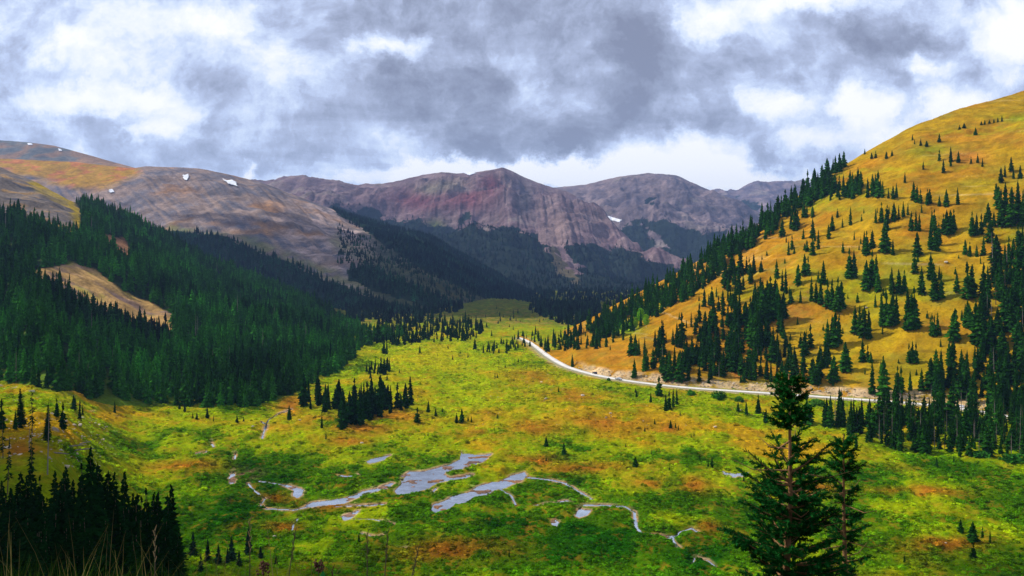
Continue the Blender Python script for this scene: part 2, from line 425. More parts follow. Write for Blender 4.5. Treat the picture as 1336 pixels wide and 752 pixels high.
def floor_row(pts, dz): return [(x, Y, float(zbase((x - CX) / F * Y, Y)) + dz) for x, Y in pts]
def warp(x, y, X, Y, s, a, seed=0): return x + fbm(X / s, Y / s, 5, seed) * a, y + fbm(X / s, Y / s, 5, seed + 50) * a
def pmask(x, y, poly, s=0.0):
    if s <= 0: return in_poly(x, y, poly).astype(float)
    return sum(in_poly(x + s * dx, y + s * dy * .7, poly).astype(float) for dx, dy in ((0, 0), (1, 0), (-1, 0), (0, 1), (0, -1), (.5, .5), (-.5, -.5), (.5, -.5), (-.5, .5))) / 9

# right hill
rr = [(p[0] / p[1] * F + CX, p[1]) for p in road[::3]]
foot = sorted([(x, Y + 8) for x, Y in rr])
fx = np.array(foot)
hill_foot = [(x, float(np.interp(x, fx[:, 0], fx[:, 1])), 0) for x in range(660, 1560, 10)]
hill_foot = [(x, Y, float(zbase((x - CX) / F * Y, Y)) - .3) for x, Y, _ in hill_foot]
hill_pre = [(x, Y - 14, z - 5) for x, Y, z in hill_foot]
hill_cut = [(x, Y + 12, z + (5.0 if x > 745 else 1.0)) for x, Y, z in hill_foot]
hc = yz([(650, 452, 1010), (700, 450, 990), (740, 436, 975), (770, 421, 965), (860, 372, 930), (960, 317, 940), (1005, 284, 950), (1056, 247, 965), (1090, 224, 975), (1108, 214, 985), (1150, 188, 990), (1193, 164, 995), (1259, 139, 1005), (1336, 117, 1020), (1450, 92, 1050), (1560, 75, 1080)])
def hill_disp(X, Y, v, x, Z):
    e = sst(.06, .2, v) * (1 - .75 * sst(.62, .74, v)) * sst(690, 800, x)
    return (fbm(X / 130, Y / 130, 4, 200) * 17 + fbm(X / 22, Y / 22, 4, 201) * 2.8) * e + fbm(X / 4, Y / 4, 3, 202) * .5 * sst(0, .05, v) + sst(.16, .45, v) * sst(.76, .45, v) * 9 * sst(800, 1000, x)
AU_G = np.array((.33, .195, .006)); AU_O = np.array((.34, .155, .007)); AU_L = np.array((.21, .215, .004)); AU_R = np.array((.36, .12, .02))
def hill_col(X, Y, Z, v, x, y):
    n1 = fbm(X / 60, Y / 60, 5, 210); n2 = fbm(X / 14, Y / 14, 4, 211); n3 = fbm(X / 180, Z / 22, 4, 212); terr = fbm(X / 90, Z / 3.2, 3, 219)
    c = mixc(np.zeros(X.shape + (3,)) + AU_G, AU_O, sst(-.15, .35, n1 + sst(1150, 850, x) * .5)); c = mixc(c, AU_L * .95, sst(.05, .45, n3 + n2 * .4) * .75 * sst(860, 1000, x))
    b = lambda a, d, e, f: np.exp(-(((x - a) / e) ** 2 + ((y - d) / f) ** 2))
    c = mixc(c, AU_L, (b(1220, 196, 40, 9) + b(1330, 155, 40, 7) + b(1180, 345, 60, 20) * .7 + b(1140, 400, 40, 30) * .6 + b(1290, 240, 60, 10) * .4 + b(1200, 480, 60, 30) * .6) * sst(-.5, .2, n2 + .2))
    c = mixc(c, AU_R, (b(1260, 205, 30, 12) + b(1310, 180, 30, 8) * .5 + b(1035, 408, 24, 10) + b(1230, 425, 30, 9) * .6 + b(960, 488, 30, 12) + b(800, 465, 40, 12) * .4) * .8)
    c = mixc(c, (.16, .30, .012), (b(815, 428, 22, 10) + b(850, 400, 12, 7)) * 1.1)
    c = mixc(c, (.55, .36, .17), b(935, 345, 60, 14) * sst(-.1, .4, n2) * .7)
    rub = sst(.0, .05, v) * sst(.115, .085, v) * sst(745, 775, x) * sst(1400, 1200, x)
    c = mixc(c, (.50, .35, .19), rub * sst(-.35, .15, fbm(X / 9, Y / 9, 4, 213) + .05))
    c = mixc(c, (.40, .31, .16), sst(.32, .6, terr) * .45 * sst(.12, .2, v)); c = mixc(c, (.16, .09, .01), sst(.25, .55, -terr) * .5)
    return c * (1 + .35 * n2)[..., None]
sheet('gold_hill', [(0, hill_pre), (.05, hill_foot), (.11, hill_cut), (.72, hc), (.80, shift(hc, 60, -1)), (1, shift(hc, 420, -150))], 655, 1560, 1.6, 460, hill_disp, hill_col, 'slope')

# left forest hill with the scree knob
fh = [(-300, 496), (0, 504), (60, 516), (120, 524), (195, 528), (255, 533), (315, 538), (335, 533), (398, 511), (405, 500), (444, 484), (486, 448), (530, 440), (560, 438)]
L1f = [(x, *floor_hit(x, y)[1:]) for x, y in fh]
L1c = yz([(-300, 165, 1350), (-100, 192, 1300), (0, 219, 1250), (50, 240, 1220), (92, 262, 1180), (112, 268, 1200), (150, 282, 1250), (210, 310, 1280), (270, 344, 1300), (315, 362, 1300), (360, 380, 1280), (400, 399, 1230), (440, 423, 1150), (486, 446, 1000), (530, 446, 950), (560, 448, 950)])
CLEAR = [(42, 372), (50, 352), (95, 342), (128, 352), (150, 372), (190, 392), (226, 411), (226, 432), (222, 452), (214, 440), (178, 436), (120, 412), (75, 385)]
KNOB = [(-310, 100), (0, 190), (40, 228), (92, 255), (104, 270), (106, 292), (114, 312), (92, 312), (60, 300), (30, 290), (0, 278), (-310, 250)]
PATCH = [(138, 306), (160, 312), (178, 332), (170, 340), (142, 326)]
def l1_disp(X, Y, v, x, Z):
    e = sst(.08, .25, v) * (1 - .8 * sst(.68, .8, v))
    return (fbm(X / 160, Y / 160, 4, 300) * 20 + fbm(X / 30, Y / 30, 4, 301) * 3.5) * e * sst(520, 420, x)
def l1_col(X, Y, Z, v, x, y):
    n = fbm(X / 25, Y / 25, 4, 310); n2 = fbm(X / 60, Y / 20, 4, 311)
    wx, wy = warp(x, y, X, Y, 40, 9, 312)
    c = np.zeros(X.shape + (3,)) + forest_floor
    cl = pmask(wx, wy, CLEAR, 2); kn = pmask(wx, wy, KNOB, 2); pa = pmask(wx, wy, PATCH, 2)
    tan = mixc(np.zeros_like(c) + (.40, .24, .085), (.20, .13, .10), sst(.0, .35, n2)); tan = mixc(tan, (.28, .24, .03), sst(.2, .5, n) * .6)
    c = mixc(c, tan, cl); c = mixc(c, (.24, .12, .06), pa)
    k2 = mixc(np.zeros_like(c) + (.17, .14, .12), (.07, .07, .085), sst(.05, .4, n2)); k2 = mixc(k2, (.30, .17, .05), sst(.05, .4, n) * .7)
    rim = sst(1, 0, np.clip(seg_dist(wx, wy, [(45, 238), (92, 262), (103, 290), (108, 306), (60, 298), (20, 285)], False, 1) / 11, 0, 1))
    k2 = mixc(k2, (.36, .25, .02), rim * .9)
    c = mixc(c, k2, kn)
    c = mixc(c, (.10, .14, .012), sst(.3, .55, n) * (1 - np.maximum(cl, kn)) * .5)
    edge = sst(.14, .06, v)
    c = mixc(c, (.10, .16, .01), edge)
    return c * (1 + .4 * n)[..., None]
sheet('left_hill', [(0, shift(L1f, -30, -7)), (.07, L1f), (.78, L1c), (.84, shift(L1c, 60, -6)), (1, shift(L1c, 450, -190))], -300, 560, 1.6, 420, l1_disp, l1_col, 'left')

# left mountain
L2f = floor_row([(-400, 2000), (200, 1800), (400, 1600), (540, 1400), (590, 1650), (640, 2100), (680, 1980), (700, 1820), (740, 1650), (830, 1700)], -4)
L2c = yz([(-400, 180, 3300), (-100, 200, 3250), (0, 208, 3200), (100, 211, 3150), (170, 220, 3100), (190, 217, 3080), (260, 221, 3050), (300, 228, 3000), (340, 238, 3000), (390, 257, 3000), (450, 279, 3000), (480, 288, 2950), (520, 299, 2900), (560, 308, 2900), (610, 336, 2900), (660, 366, 2850), (700, 388, 2700), (740, 406, 2500), (830, 425, 2500)])
def gully(x, v, f, s, o=4): return ridged(x * f + fbm(x * f * .6, v * 3, 3, s + 5) * .55, v * 1.4, o, s)
def l2_disp(X, Y, v, x, Z):
    e = sst(.08, .3, v) * (1 - .85 * sst(.68, .8, v)) * sst(720, 560, x)
    return (fbm(X / 420, Y / 420, 4, 400) * 40 + gully((x + 230 * v) / 38, v, 1.0, 401) * 9 + fbm(X / 40, Y / 40, 3, 402) * 4) * e
BAND = [(-400, 500), (-400, 330), (150, 300), (222, 303), (270, 306), (300, 312), (330, 325), (360, 338), (390, 350), (420, 364), (460, 379), (510, 396), (557, 410), (596, 420), (600, 500)]
BELT = [(452, 352), (478, 344), (520, 364), (560, 382), (600, 401), (594, 409), (545, 396), (490, 380), (456, 366)]
SPUR = [(425, 262), (480, 284), (560, 302), (610, 328), (660, 358), (700, 380), (760, 400), (740, 412), (689, 400), (629, 388), (584, 368), (540, 345), (510, 325), (470, 297), (440, 280)]
def l2_col(X, Y, Z, v, x, y):
    n = fbm(X / 60, Y / 60, 5, 410); g = gully((x + 230 * v) / 10, v, 1.0, 411, 5) * .6 + .7 * fbm(X / 120, Y / 120, 4, 417); n3 = fbm(X / 200, Y / 200, 4, 412)
    wx, wy = warp(x, y, X, Y, 90, 7, 413)
    c = mixc(np.zeros(X.shape + (3,)) + (.24, .175, .145), (.13, .12, .135), sst(.1, .6, g)); c = mixc(c, (.36, .26, .21), sst(-.0, -.5, g) * .8)
    c = mixc(c, (.32, .16, .06), sst(.1, .4, n3) * .7); c = mixc(c, (.40, .29, .25), sst(340, 420, x) * sst(.0, .4, n + .1) * .7)
    gold = pmask(wx, wy, [(-410, 150), (0, 200), (100, 205), (175, 216), (185, 226), (160, 236), (140, 245), (100, 246), (60, 236), (0, 222), (-410, 260)], 7)
    c = mixc(c, mixc(np.zeros_like(c) + (.36, .20, .025), (.36, .13, .04), sst(.0, .3, n)), gold)
    gr = sst(14, 0, seg_dist(wx, wy, [(225, 300), (330, 318), (420, 356), (510, 388), (600, 405)], False, 1)) + sst(16, 0, seg_dist(wx, wy, [(440, 315), (500, 350), (570, 375), (640, 392)], False, 1)) * .8
    c = mixc(c, (.13, .14, .03), gr * .7 * sst(-.4, .1, n))
    c = mixc(c, (.035, .050, .018), sst(450, 510, x) * .85)
    fo = np.maximum(np.maximum(pmask(wx, wy, BAND), pmask(wx, wy, BELT)), pmask(wx, wy, SPUR))
    c = mixc(c, forest_floor, fo)
    c = mixc(c, forest_floor, (v < .03) * .8)
    return c * (1 + .35 * n)[..., None]
sheet('left_mountain', [(0, shift(L2f, -30, -6)), (.05, L2f), (.80, L2c), (.85, shift(L2c, 120, -10)), (1, shift(L2c, 900, -300))], -400, 830, 1.8, 460, l2_disp, l2_col, 'left')

# top left ridge
L3c = yz([(-400, 176, 5200), (-100, 178, 5200), (0, 183, 5200), (40, 186, 5100), (70, 190, 5100), (100, 198, 5000), (150, 212, 4800), (200, 226, 4600), (300, 250, 4500)])
L3f = [(x, Y - 1500, -50) for x, Y, z in L3c]
def l3_disp(X, Y, v, x, Z):
    e = sst(0, .3, v) * (1 - .9 * sst(.6, .75, v)); return (fbm(X / 500, Y / 500, 4, 500) * 35 + fbm(X / 60, Y / 60, 3, 501) * 6) * e
def l3_col(X, Y, Z, v, x, y):
    n = fbm(X / 150, Y / 150, 5, 510); c = mixc(np.zeros(X.shape + (3,)) + (.13, .13, .11), (.24, .14, .07), sst(-.1, .3, n + sst(20, 120, x) * .4)); return c * (1 + .3 * n)[..., None]
sheet('far_left_ridge', [(0, L3f), (.75, L3c), (.8, shift(L3c, 200, -6)), (1, shift(L3c, 1500, -500))], -400, 300, 2.5, 200, l3_disp, l3_col, 'far')

# the purple mountains
P1c = yz([(200, 245, 5600), (330, 234, 5500), (348, 236, 5500), (369, 231, 5500), (396, 229, 5450), (420, 234, 5400), (441, 236, 5400), (462, 242, 5350), (480, 240, 5300), (498, 240, 5300), (516, 237, 5250), (549, 229, 5250), (576, 225, 5200), (599, 227, 5200), (623, 225, 5200), (647, 221, 5150), (655, 218.5, 5150), (665, 222, 5150), (683, 231, 5150), (701, 238, 5100), (716, 243, 5100), (744, 251, 5000), (770, 270, 4800), (795, 290, 4500), (815, 306, 4200), (840, 330, 4000), (880, 352, 3800), (930, 372, 3600), (1000, 385, 3500)])
P1f = floor_row([(200, 3000), (600, 2700), (700, 2600), (1000, 2600)], -10)
def px_rows(f, c, k):      # concave intermediate row
    fa = np.array(f, float); out = []
    for x, Y, z in c:
        Yf = np.interp(x, fa[:, 0], fa[:, 1]); zf = np.interp(x, fa[:, 0], fa[:, 2]); out.append((x, Yf + (Y - Yf) * .55, zf + (z - zf) * k))
    return out
def p1_disp(X, Y, v, x, Z):
    e = sst(.05, .35, v) * (1 - .97 * sst(.66, .8, v)); g = gully((x + v * np.interp(x, [540, 655, 770], [-150, 0, 190])) / 46, v, 1.0, 601, 5)
    cr = sst(.72, .8, v) * sst(.86, .8, v) * fbm(X / 45, 0 * X, 3, 607) * (3 + 9 * sst(540, 400, x))
    return (fbm(X / 700, Y / 700, 5, 600) * 210 + g * 20 + gully((x + v * np.interp(x, [540, 655, 770], [-150, 0, 190])) / 13, v, 1.0, 603) * 5 + ridged(X / 170, Y / 170, 4, 604) * 14 + fbm(X / 60, Y / 60, 3, 602) * 7) * e + cr
P1FOR = [(440, 262), (500, 284), (522, 292), (545, 284), (556, 292), (593, 300), (615, 290), (640, 298), (671, 297), (685, 306), (700, 310), (706, 322), (722, 330), (730, 345), (748, 358), (760, 352), (742, 335), (738, 318), (771, 319), (795, 327), (815, 318), (850, 345), (1000, 370), (1000, 520), (400, 520), (400, 300)]
def mnt_col(seed, tone):
    def f(X, Y, Z, v, x, y):
        n = fbm(X / 220, Y / 220, 5, seed); sx = x + v * (np.interp(x, [540, 655, 770], [-150, 0, 190]) if seed == 610 else (x - 846) * -.9); g = gully(sx / 20, v, 1.0, seed + 1, 5) * .5 + .75 * fbm(X / 110, Y / 130, 5, seed + 7)
        wx, wy = warp(x, y, X, Y, 110, 15, seed + 2)
        c = mixc(np.zeros(X.shape + (3,)) + tone, (.38, .27, .25), sst(.1, .6, g) * .6); c = mixc(c, (.10, .08, .10), sst(-.0, -.5, g) * .55)
        c = mixc(c, (.30, .25, .20), sst(.15, .4, n) * .5)
        if seed == 610:
            b = lambda a, d, e, h: np.exp(-(((x - a) / e) ** 2 + ((y - d) / h) ** 2))
            c = mixc(c, (.20, .065, .075), (b(545, 262, 40, 14) + b(612, 258, 30, 16) + b(640, 240, 16, 12)) * .9 * sst(-.4, .1, n + .1))
            c = mixc(c, (.27, .22, .16), (b(585, 242, 26, 9) + b(560, 248, 14, 7)) * .8)
            c = mixc(c, (.13, .15, .05), (b(568, 295, 14, 9)) * 1.0)
            c = mixc(c, (.085, .085, .10), b(685, 262, 12, 26) * .8)
            c = mixc(c, (.38, .26, .23), (b(730, 300, 22, 20) + b(676, 306, 10, 5)) * .9 * sst(-.3, .3, g + .2))
            fo = pmask(wx, wy, P1FOR) * (1 - pmask(wx, wy, [(718, 322), (740, 345), (760, 372), (742, 366), (715, 338)]))
            fo = np.maximum(fo, pmask(wx, wy, [(596, 282), (606, 277), (616, 283), (610, 290), (598, 289)]))
            gr = pmask(wx, wy, [(718, 322), (740, 345), (760, 372), (742, 366), (715, 338)])
            c = mixc(c, (.12, .10, .06), gr)
        else:
            fo = pmask(wx, wy, [(780, 312), (812, 296), (832, 290), (868, 284), (880, 296), (915, 300), (948, 302), (930, 420), (780, 420)]) * (1 - pmask(wx, wy, [(846, 303), (862, 304), (872, 322), (858, 320)]))
            fo = np.maximum(fo, pmask(wx, wy, [(846, 258), (856, 262), (852, 268), (843, 264)]))
            if seed == 630: fo = pmask(wx, wy, [(965, 262), (982, 262), (993, 270), (980, 276), (968, 272)])
        c = mixc(c, (.018, .034, .022), fo * .97)  # forest green kept extra dark, with cloud shade put into the colour
        c = c * np.where(fo > .5, .6, .66)[..., None]
        return c * (1 + .22 * n)[..., None]
    return f
sheet('purple_mountain', [(0, below(P1f, 20)), (.40, px_rows(P1f, P1c, .38)), (.80, P1c), (.84, shift(P1c, 120, -25)), (1, shift(P1c, 1300, -600))], 200, 1000, 1.1, 520, p1_disp, mnt_col(610, (.205, .135, .145)), 'far', 1)
P2c = yz([(640, 275, 6900), (700, 262, 6800), (716, 246, 6700), (744, 243, 6700), (765, 241, 6650), (780, 237, 6600), (804, 231, 6600), (828, 228, 6500), (846, 226, 6500), (870, 228, 6500), (882, 229, 6500), (900, 237, 6450), (920, 246, 6400), (938, 254, 6300), (963, 268, 6200), (1000, 290, 6100), (1060, 320, 6000), (1160, 340, 6000)])
P2f = floor_row([(640, 4200), (800, 3900), (1160, 3900)], 20)
def p2_disp(X, Y, v, x, Z):
    e = sst(.05, .35, v) * (1 - .97 * sst(.66, .8, v)); sx = x - v * (x - 846) * .9; g = gully(sx / 34, v, 1.0, 621, 5)
    return (fbm(X / 700, Y / 700, 5, 620) * 200 + g * 32 + gully(sx / 10, v, 1.0, 623) * 6 + ridged(X / 170, Y / 170, 4, 624) * 14 + fbm(X / 60, Y / 60, 3, 622) * 8) * e + sst(.72, .8, v) * sst(.86, .8, v) * fbm(X / 60, 0 * X, 3, 627) * 6
sheet('grey_mountain', [(0, below(P2f, 40)), (.40, px_rows(P2f, P2c, .42)), (.80, P2c), (.84, shift(P2c, 150, -25)), (1, shift(P2c, 1500, -700))], 640, 1160, 1.1, 480, p2_disp, mnt_col(620, (.19, .145, .155)), 'far', 1)
P3c = yz([(860, 265, 8300), (920, 256, 8200), (938, 250, 8100), (963, 249, 8000), (978, 244, 8000), (993, 239, 8000), (1013, 237, 8000), (1040, 238, 8000), (1100, 246, 8000), (1250, 260, 8000)])
P3f = [(x, 6400, -100) for x in (860, 1250)]
def p3_disp(X, Y, v, x, Z):
    e = sst(.05, .35, v) * (1 - .9 * sst(.70, .8, v)); return (gully(X / 500 + Y / 1600, v, 1.0, 631, 5) * 70 + ridged(X / 180, Y / 500, 4, 633) * 26) * e
sheet('distant_ridge', [(0, P3f), (.80, P3c), (.84, shift(P3c, 150, -25)), (1, shift(P3c, 1000, -500))], 860, 1250, 1.5, 260, p3_disp, mnt_col(630, (.15, .125, .16)), 'far', 1)

# ------------------------------------------------------------------ picking points on the ground
def bvh_of(P, step=2):
    Q = P[::step, ::step]; n, m = Q.shape[:2]; i = np.arange(n * m).reshape(n, m)
    q = np.stack([i[:-1, :-1], i[1:, :-1], i[1:, 1:], i[:-1, 1:]], -1).reshape(-1, 4)
    return BVHTree.FromPolygons([tuple(v) for v in Q.reshape(-1, 3)], [tuple(a) for a in q.tolist()])
BV = {k: bvh_of(SHEETS[k], 2) for k in ('floor', 'gold_hill', 'left_hill')}
def pick(x, y, names=('floor', 'gold_hill', 'left_hill')):
    d = Vector(((x - CX) / F, 1, (HY - y) / F)).normalized(); best = None
    for n in names:
        h = BV[n].ray_cast(Vector((0, 0, 0)), d)
        if h[0] and (best is None or h[3] < best[1]): best = (h[0], h[3])
    return best[0] if best else None
def drop(X, Y, names=('floor', 'gold_hill', 'left_hill')):
    z = None
    for n in names:
        h = BV[n].ray_cast(Vector((X, Y, 900)), Vector((0, 0, -1)))
        if h[0] and (z is None or h[0].z > z): z = h[0].z
    return z
def scatter_sheet(name, polys, n, holes=(), wamp=7, wscale=60, seed=1):
    """random points, even over the real surface, whose place lies inside the given outlines"""
    P = SHEETS[name]; r = np.random.default_rng(seed)
    A = np.linalg.norm(np.cross(P[1:, :-1] - P[:-1, :-1], P[:-1, 1:] - P[:-1, :-1]), axis=-1)
    cy = P[:-1, :-1, 1]; px = CX + F * P[:-1, :-1, 0] / cy; py = HY - F * P[:-1, :-1, 2] / cy
    wx, wy = warp(px, py, P[:-1, :-1, 0], cy, wscale, wamp, seed)
    ok = np.zeros(px.shape, bool)
    for p in polys: ok |= in_poly(wx, wy, p)
    for h in holes: ok &= ~in_poly(wx, wy, h)
    A = np.where(ok, A, 0).ravel(); A /= A.sum()
    k = r.choice(A.size, n, p=A); i, j = np.unravel_index(k, px.shape)
    a = r.random(n)[:, None]; b = r.random(n)[:, None]
    q = P[i, j] * (1 - a) * (1 - b) + P[i + 1, j] * a * (1 - b) + P[i, j + 1] * (1 - a) * b + P[i + 1, j + 1] * a * b
    return q

# ------------------------------------------------------------------ tree shapes (unit height)
def conifer(seed, whorls, per, width, detail=1, bare=.06, droop=.35, ragged=.3, top=.0, gap=0.0):
    r = random.Random(seed); V = []; Fs = []
    tk = []
    for w in range(whorls):
        t = (w + .5) / whorls
        z = bare + (1 - bare) * (t ** 1.02)
        prof = (1 - t) ** .85 * (1 if t > .12 else .75 + 2 * t)
        if r.random() < gap: continue
        for k in range(per):
            if r.random() < gap * .6: continue
            a = 2 * PI * (k + r.random() * .8) / per + w * 1.3
            L = width * (prof * (1 - ragged + 2 * ragged * r.random()) + .03)
            zz = z + r.uniform(-.5, .5) / whorls
            ca, sa = math.cos(a), math.sin(a); dr = L * droop * (1.2 - t)
            wd = max(L * .34, .010) if detail == 1 else max(L * .16, .006)
            th = (1.0 / whorls) * (.75 if detail == 1 else .45)
            def pt(u, s, h): return (ca * L * u - sa * s, sa * L * u + ca * s, zz - dr * u ** 1.3 + h)
            b = len(V)
            V += [pt(.02, 0, th * .6), pt(.55, wd, -th * .3), pt(1.0, 0, r.uniform(-.3, .5) * th), pt(.55, -wd, -th * .3), pt(.45, 0, th * .75), pt(.5, 0, -th * 1.2)]
            Fs += [(b, b + 1, b + 4), (b + 1, b + 2, b + 4), (b + 2, b + 3, b + 4), (b + 3, b, b + 4), (b, b + 5, b + 2)]
            if detail > 1:
                for q in range(detail):
                    u0 = .25 + .65 * (q + r.random() * .5) / detail
                    for s in (-1, 1):
                        l2 = L * (.42 - .25 * u0) * r.uniform(.7, 1.2); x0, y0, z0 = pt(u0, 0, th * .2)
                        aa = a + s * r.uniform(.7, 1.1); e = (x0 + math.cos(aa) * l2, y0 + math.sin(aa) * l2, z0 - l2 * r.uniform(.15, .5))
                        nx, ny = -math.sin(aa), math.cos(aa); wv = l2 * .26
                        b = len(V); mx, my, mz = [(p0 + p1) / 2 for p0, p1 in zip((x0, y0, z0), e)]
                        V += [(x0, y0, z0), (mx + nx * wv, my + ny * wv, mz), e, (mx - nx * wv, my - ny * wv, mz), (mx, my, mz - l2 * .3)]
                        Fs += [(b, b + 1, b + 2, b + 3), (b, b + 4, b + 2)]
    # leader
    b = len(V); V += [(.006, 0, .96), (-.004, .005, .96), (-.004, -.005, .96), (0, 0, 1.0)]; Fs += [(b, b + 1, b + 3), (b + 1, b + 2, b + 3), (b + 2, b, b + 3)]
    return V, Fs
def core(V, Fs, width, bare=.1, k=.45):
    b = len(V); n = 6
    for j in range(n): t = 2 * PI * j / n; V.append((math.cos(t) * width * k, math.sin(t) * width * k, bare))
    V.append((0, 0, .93))
    for j in range(n): Fs.append((b + j, b + (j + 1) % n, b + n))
def trunk_mesh(r0, mat, name='trunk', dead=False, seed=0):
    m = MB(); r = random.Random(seed)
    m.tube([(0, 0, -.06), (0, 0, .3), (r.uniform(-.004, .004), 0, .65), (0, 0, .97)], [r0, r0 * .8, r0 * .5, r0 * .08], 6)
    if dead:
        for k in range(26):
            z = r.uniform(.25, .95); a = r.uniform(0, 2 * PI); L = (1.05 - z) * r.uniform(.03, .11)
            m.tube([(0, 0, z), (math.cos(a) * L, math.sin(a) * L, z - L * r.uniform(-.2, .5))], [r0 * .22, r0 * .06], 3, False)
    return m.mesh(name, mat)

def make_crown_meshes(kind, mat):
    out = []
    for s in range(8 if kind == 'mid' else 5):
        if kind == 'mid':
            wd_, rg, gp_, wh = [(.15, .3, .03, 15), (.20, .35, .05, 14), (.125, .45, .12, 18), (.25, .3, .03, 13), (.17, .5, .14, 15), (.135, .3, .04, 20), (.22, .45, .08, 16), (.185, .25, .02, 18)][s]
            V, Fs = conifer(100 + s, wh, 8, wd_, 1, .05, .35, rg, gap=gp_); core(V, Fs, wd_ * .85)
        elif kind == 'near': V, Fs = conifer(200 + s, 40, 8, .085 + .012 * s, 3, .05, .5, .35, gap=.05); core(V, Fs, .08, .08, .5)
        elif kind == 'sparse': V, Fs = conifer(300 + s, 26, 5, .085, 2, .2, .5, .5, gap=.33)
        elif kind == 'tiny': V, Fs = conifer(400 + s, 8, 6, .20 + .02 * s, 1, .03, .3, .3); core(V, Fs, .17, .05)
        out.append(tri_mesh('crown_' + kind, V, Fs, mat))
    return out
CR = {k: make_crown_meshes(k, M['crown_obj']) for k in ('mid', 'near', 'sparse')}
TR = trunk_mesh(.016, M['bark']); TRD = [trunk_mesh(.010, M['dead'], 'trunk', True, s) for s in range(3)]; TRS = trunk_mesh(.010, M['bark'])

# ------------------------------------------------------------------ collect the trees: (x, y, z, height, kind, tint, cluster)
TREES = []
G1 = (.014, .062, .005); G2 = (.021, .090, .006); G3 = (.008, .040, .006); G4 = (.035, .09, .008); GB = (.010, .036, .014)
def tint(base, var=.3):
    k = 1 + random.uniform(-var, var); return tuple(c * k * random.uniform(.9, 1.1) for c in base)
def put(x, y, hpx, kind='mid', base=G1, cl='slope', wide=1.0, label=None, names=('floor', 'gold_hill', 'left_hill')):
    p = pick(x, y, names)
    if p is None: return
    h = hpx / F * p.y
    TREES.append([p.x, p.y, p.z - .2, h, kind, tint(base), cl, wide, label])
def many(region, s, lst, cl, base=G1, ox=936, oy=110):
    for t in lst:
        x, y, h = t[:3]; put(ox + x * .2994, oy + y * .2994, h * .2994 * 1.08, 'mid', base, cl, t[3] if len(t) > 3 else 1.0)
HILLN = ('gold_hill',)
top = [(850, 245, 25, 1.4), (859, 262, 22), (886, 268, 30, 1.3), (912, 272, 25, 1.8), (967, 252, 35, 1.5), (1125, 222, 32, 1.3), (642, 306, 24), (672, 325, 26, 1.6), (690, 322, 30, 1.5), (736, 325, 30, 1.3), (761, 313, 25, 1.4), (897, 372, 35, 1.3), (967, 335, 48), (985, 385, 52), (1017, 340, 65), (1017, 358, 40), (1050, 342, 48), (1105, 347, 33), (1134, 343, 40), (1155, 360, 38), (1236, 430, 65), (1253, 405, 50), (1280, 380, 60), (1290, 412, 50), (1320, 412, 55), (1240, 163, 25, 1.5), (1150, 178, 18, 2), (1165, 176, 20, 2), (1185, 172, 18, 2), (1205, 168, 18, 2), (1222, 165, 20, 2), (1055, 198, 20, 2), (1075, 192, 22, 2)]
many(0, 0, top, 'high', G1)
mid_ = [(817, 430, 45), (855, 505, 75), (870, 515, 70), (885, 520, 60), (915, 525, 65), (925, 520, 60), (967, 532, 45), (998, 532, 70), (1047, 525, 70), (890, 560, 35), (780, 495, 60), (765, 500, 55), (745, 498, 45), (590, 500, 70), (700, 495, 110), (655, 495, 80), (720, 495, 70), (680, 490, 75), (620, 480, 80),
        (580, 615, 75), (628, 598, 30), (545, 625, 40), (500, 640, 68), (485, 675, 60), (415, 580, 58), (390, 580, 60), (380, 575, 60), (340, 635, 90), (350, 620, 70), (320, 630, 70), (283, 665, 75), (300, 690, 30), (325, 720, 60), (415, 670, 80), (440, 720, 80), (390, 730, 50), (415, 745, 90), (310, 745, 60),
        (690, 605, 60), (715, 600, 80), (740, 605, 75), (770, 595, 75), (790, 590, 60), (810, 580, 65), (830, 570, 50), (845, 640, 80), (865, 640, 85), (880, 640, 70), (735, 640, 95), (730, 735, 130), (765, 745, 65), (650, 745, 100), (675, 720, 80), (640, 740, 95), (870, 750, 100), (1000, 655, 100), (1030, 640, 90), (1015, 655, 100), (985, 650, 80), (945, 640, 90), (950, 725, 110), (930, 720, 120), (965, 700, 90), (935, 620, 70), (1110, 660, 100), (1130, 660, 90), (1150, 655, 85), (1190, 690, 130), (1180, 600, 80), (1205, 620, 60), (1165, 620, 50), (1215, 500, 65), (1240, 620, 150), (1280, 620, 160), (1310, 600, 170), (1255, 560, 120), (1225, 540, 90), (1330, 620, 150), (1080, 740, 60), (1100, 750, 60), (1130, 752, 50), (1160, 745, 75), (1290, 745, 70), (1310, 690, 80), (1330, 700, 80)]
many(0, 0, mid_, 'slope', G2)
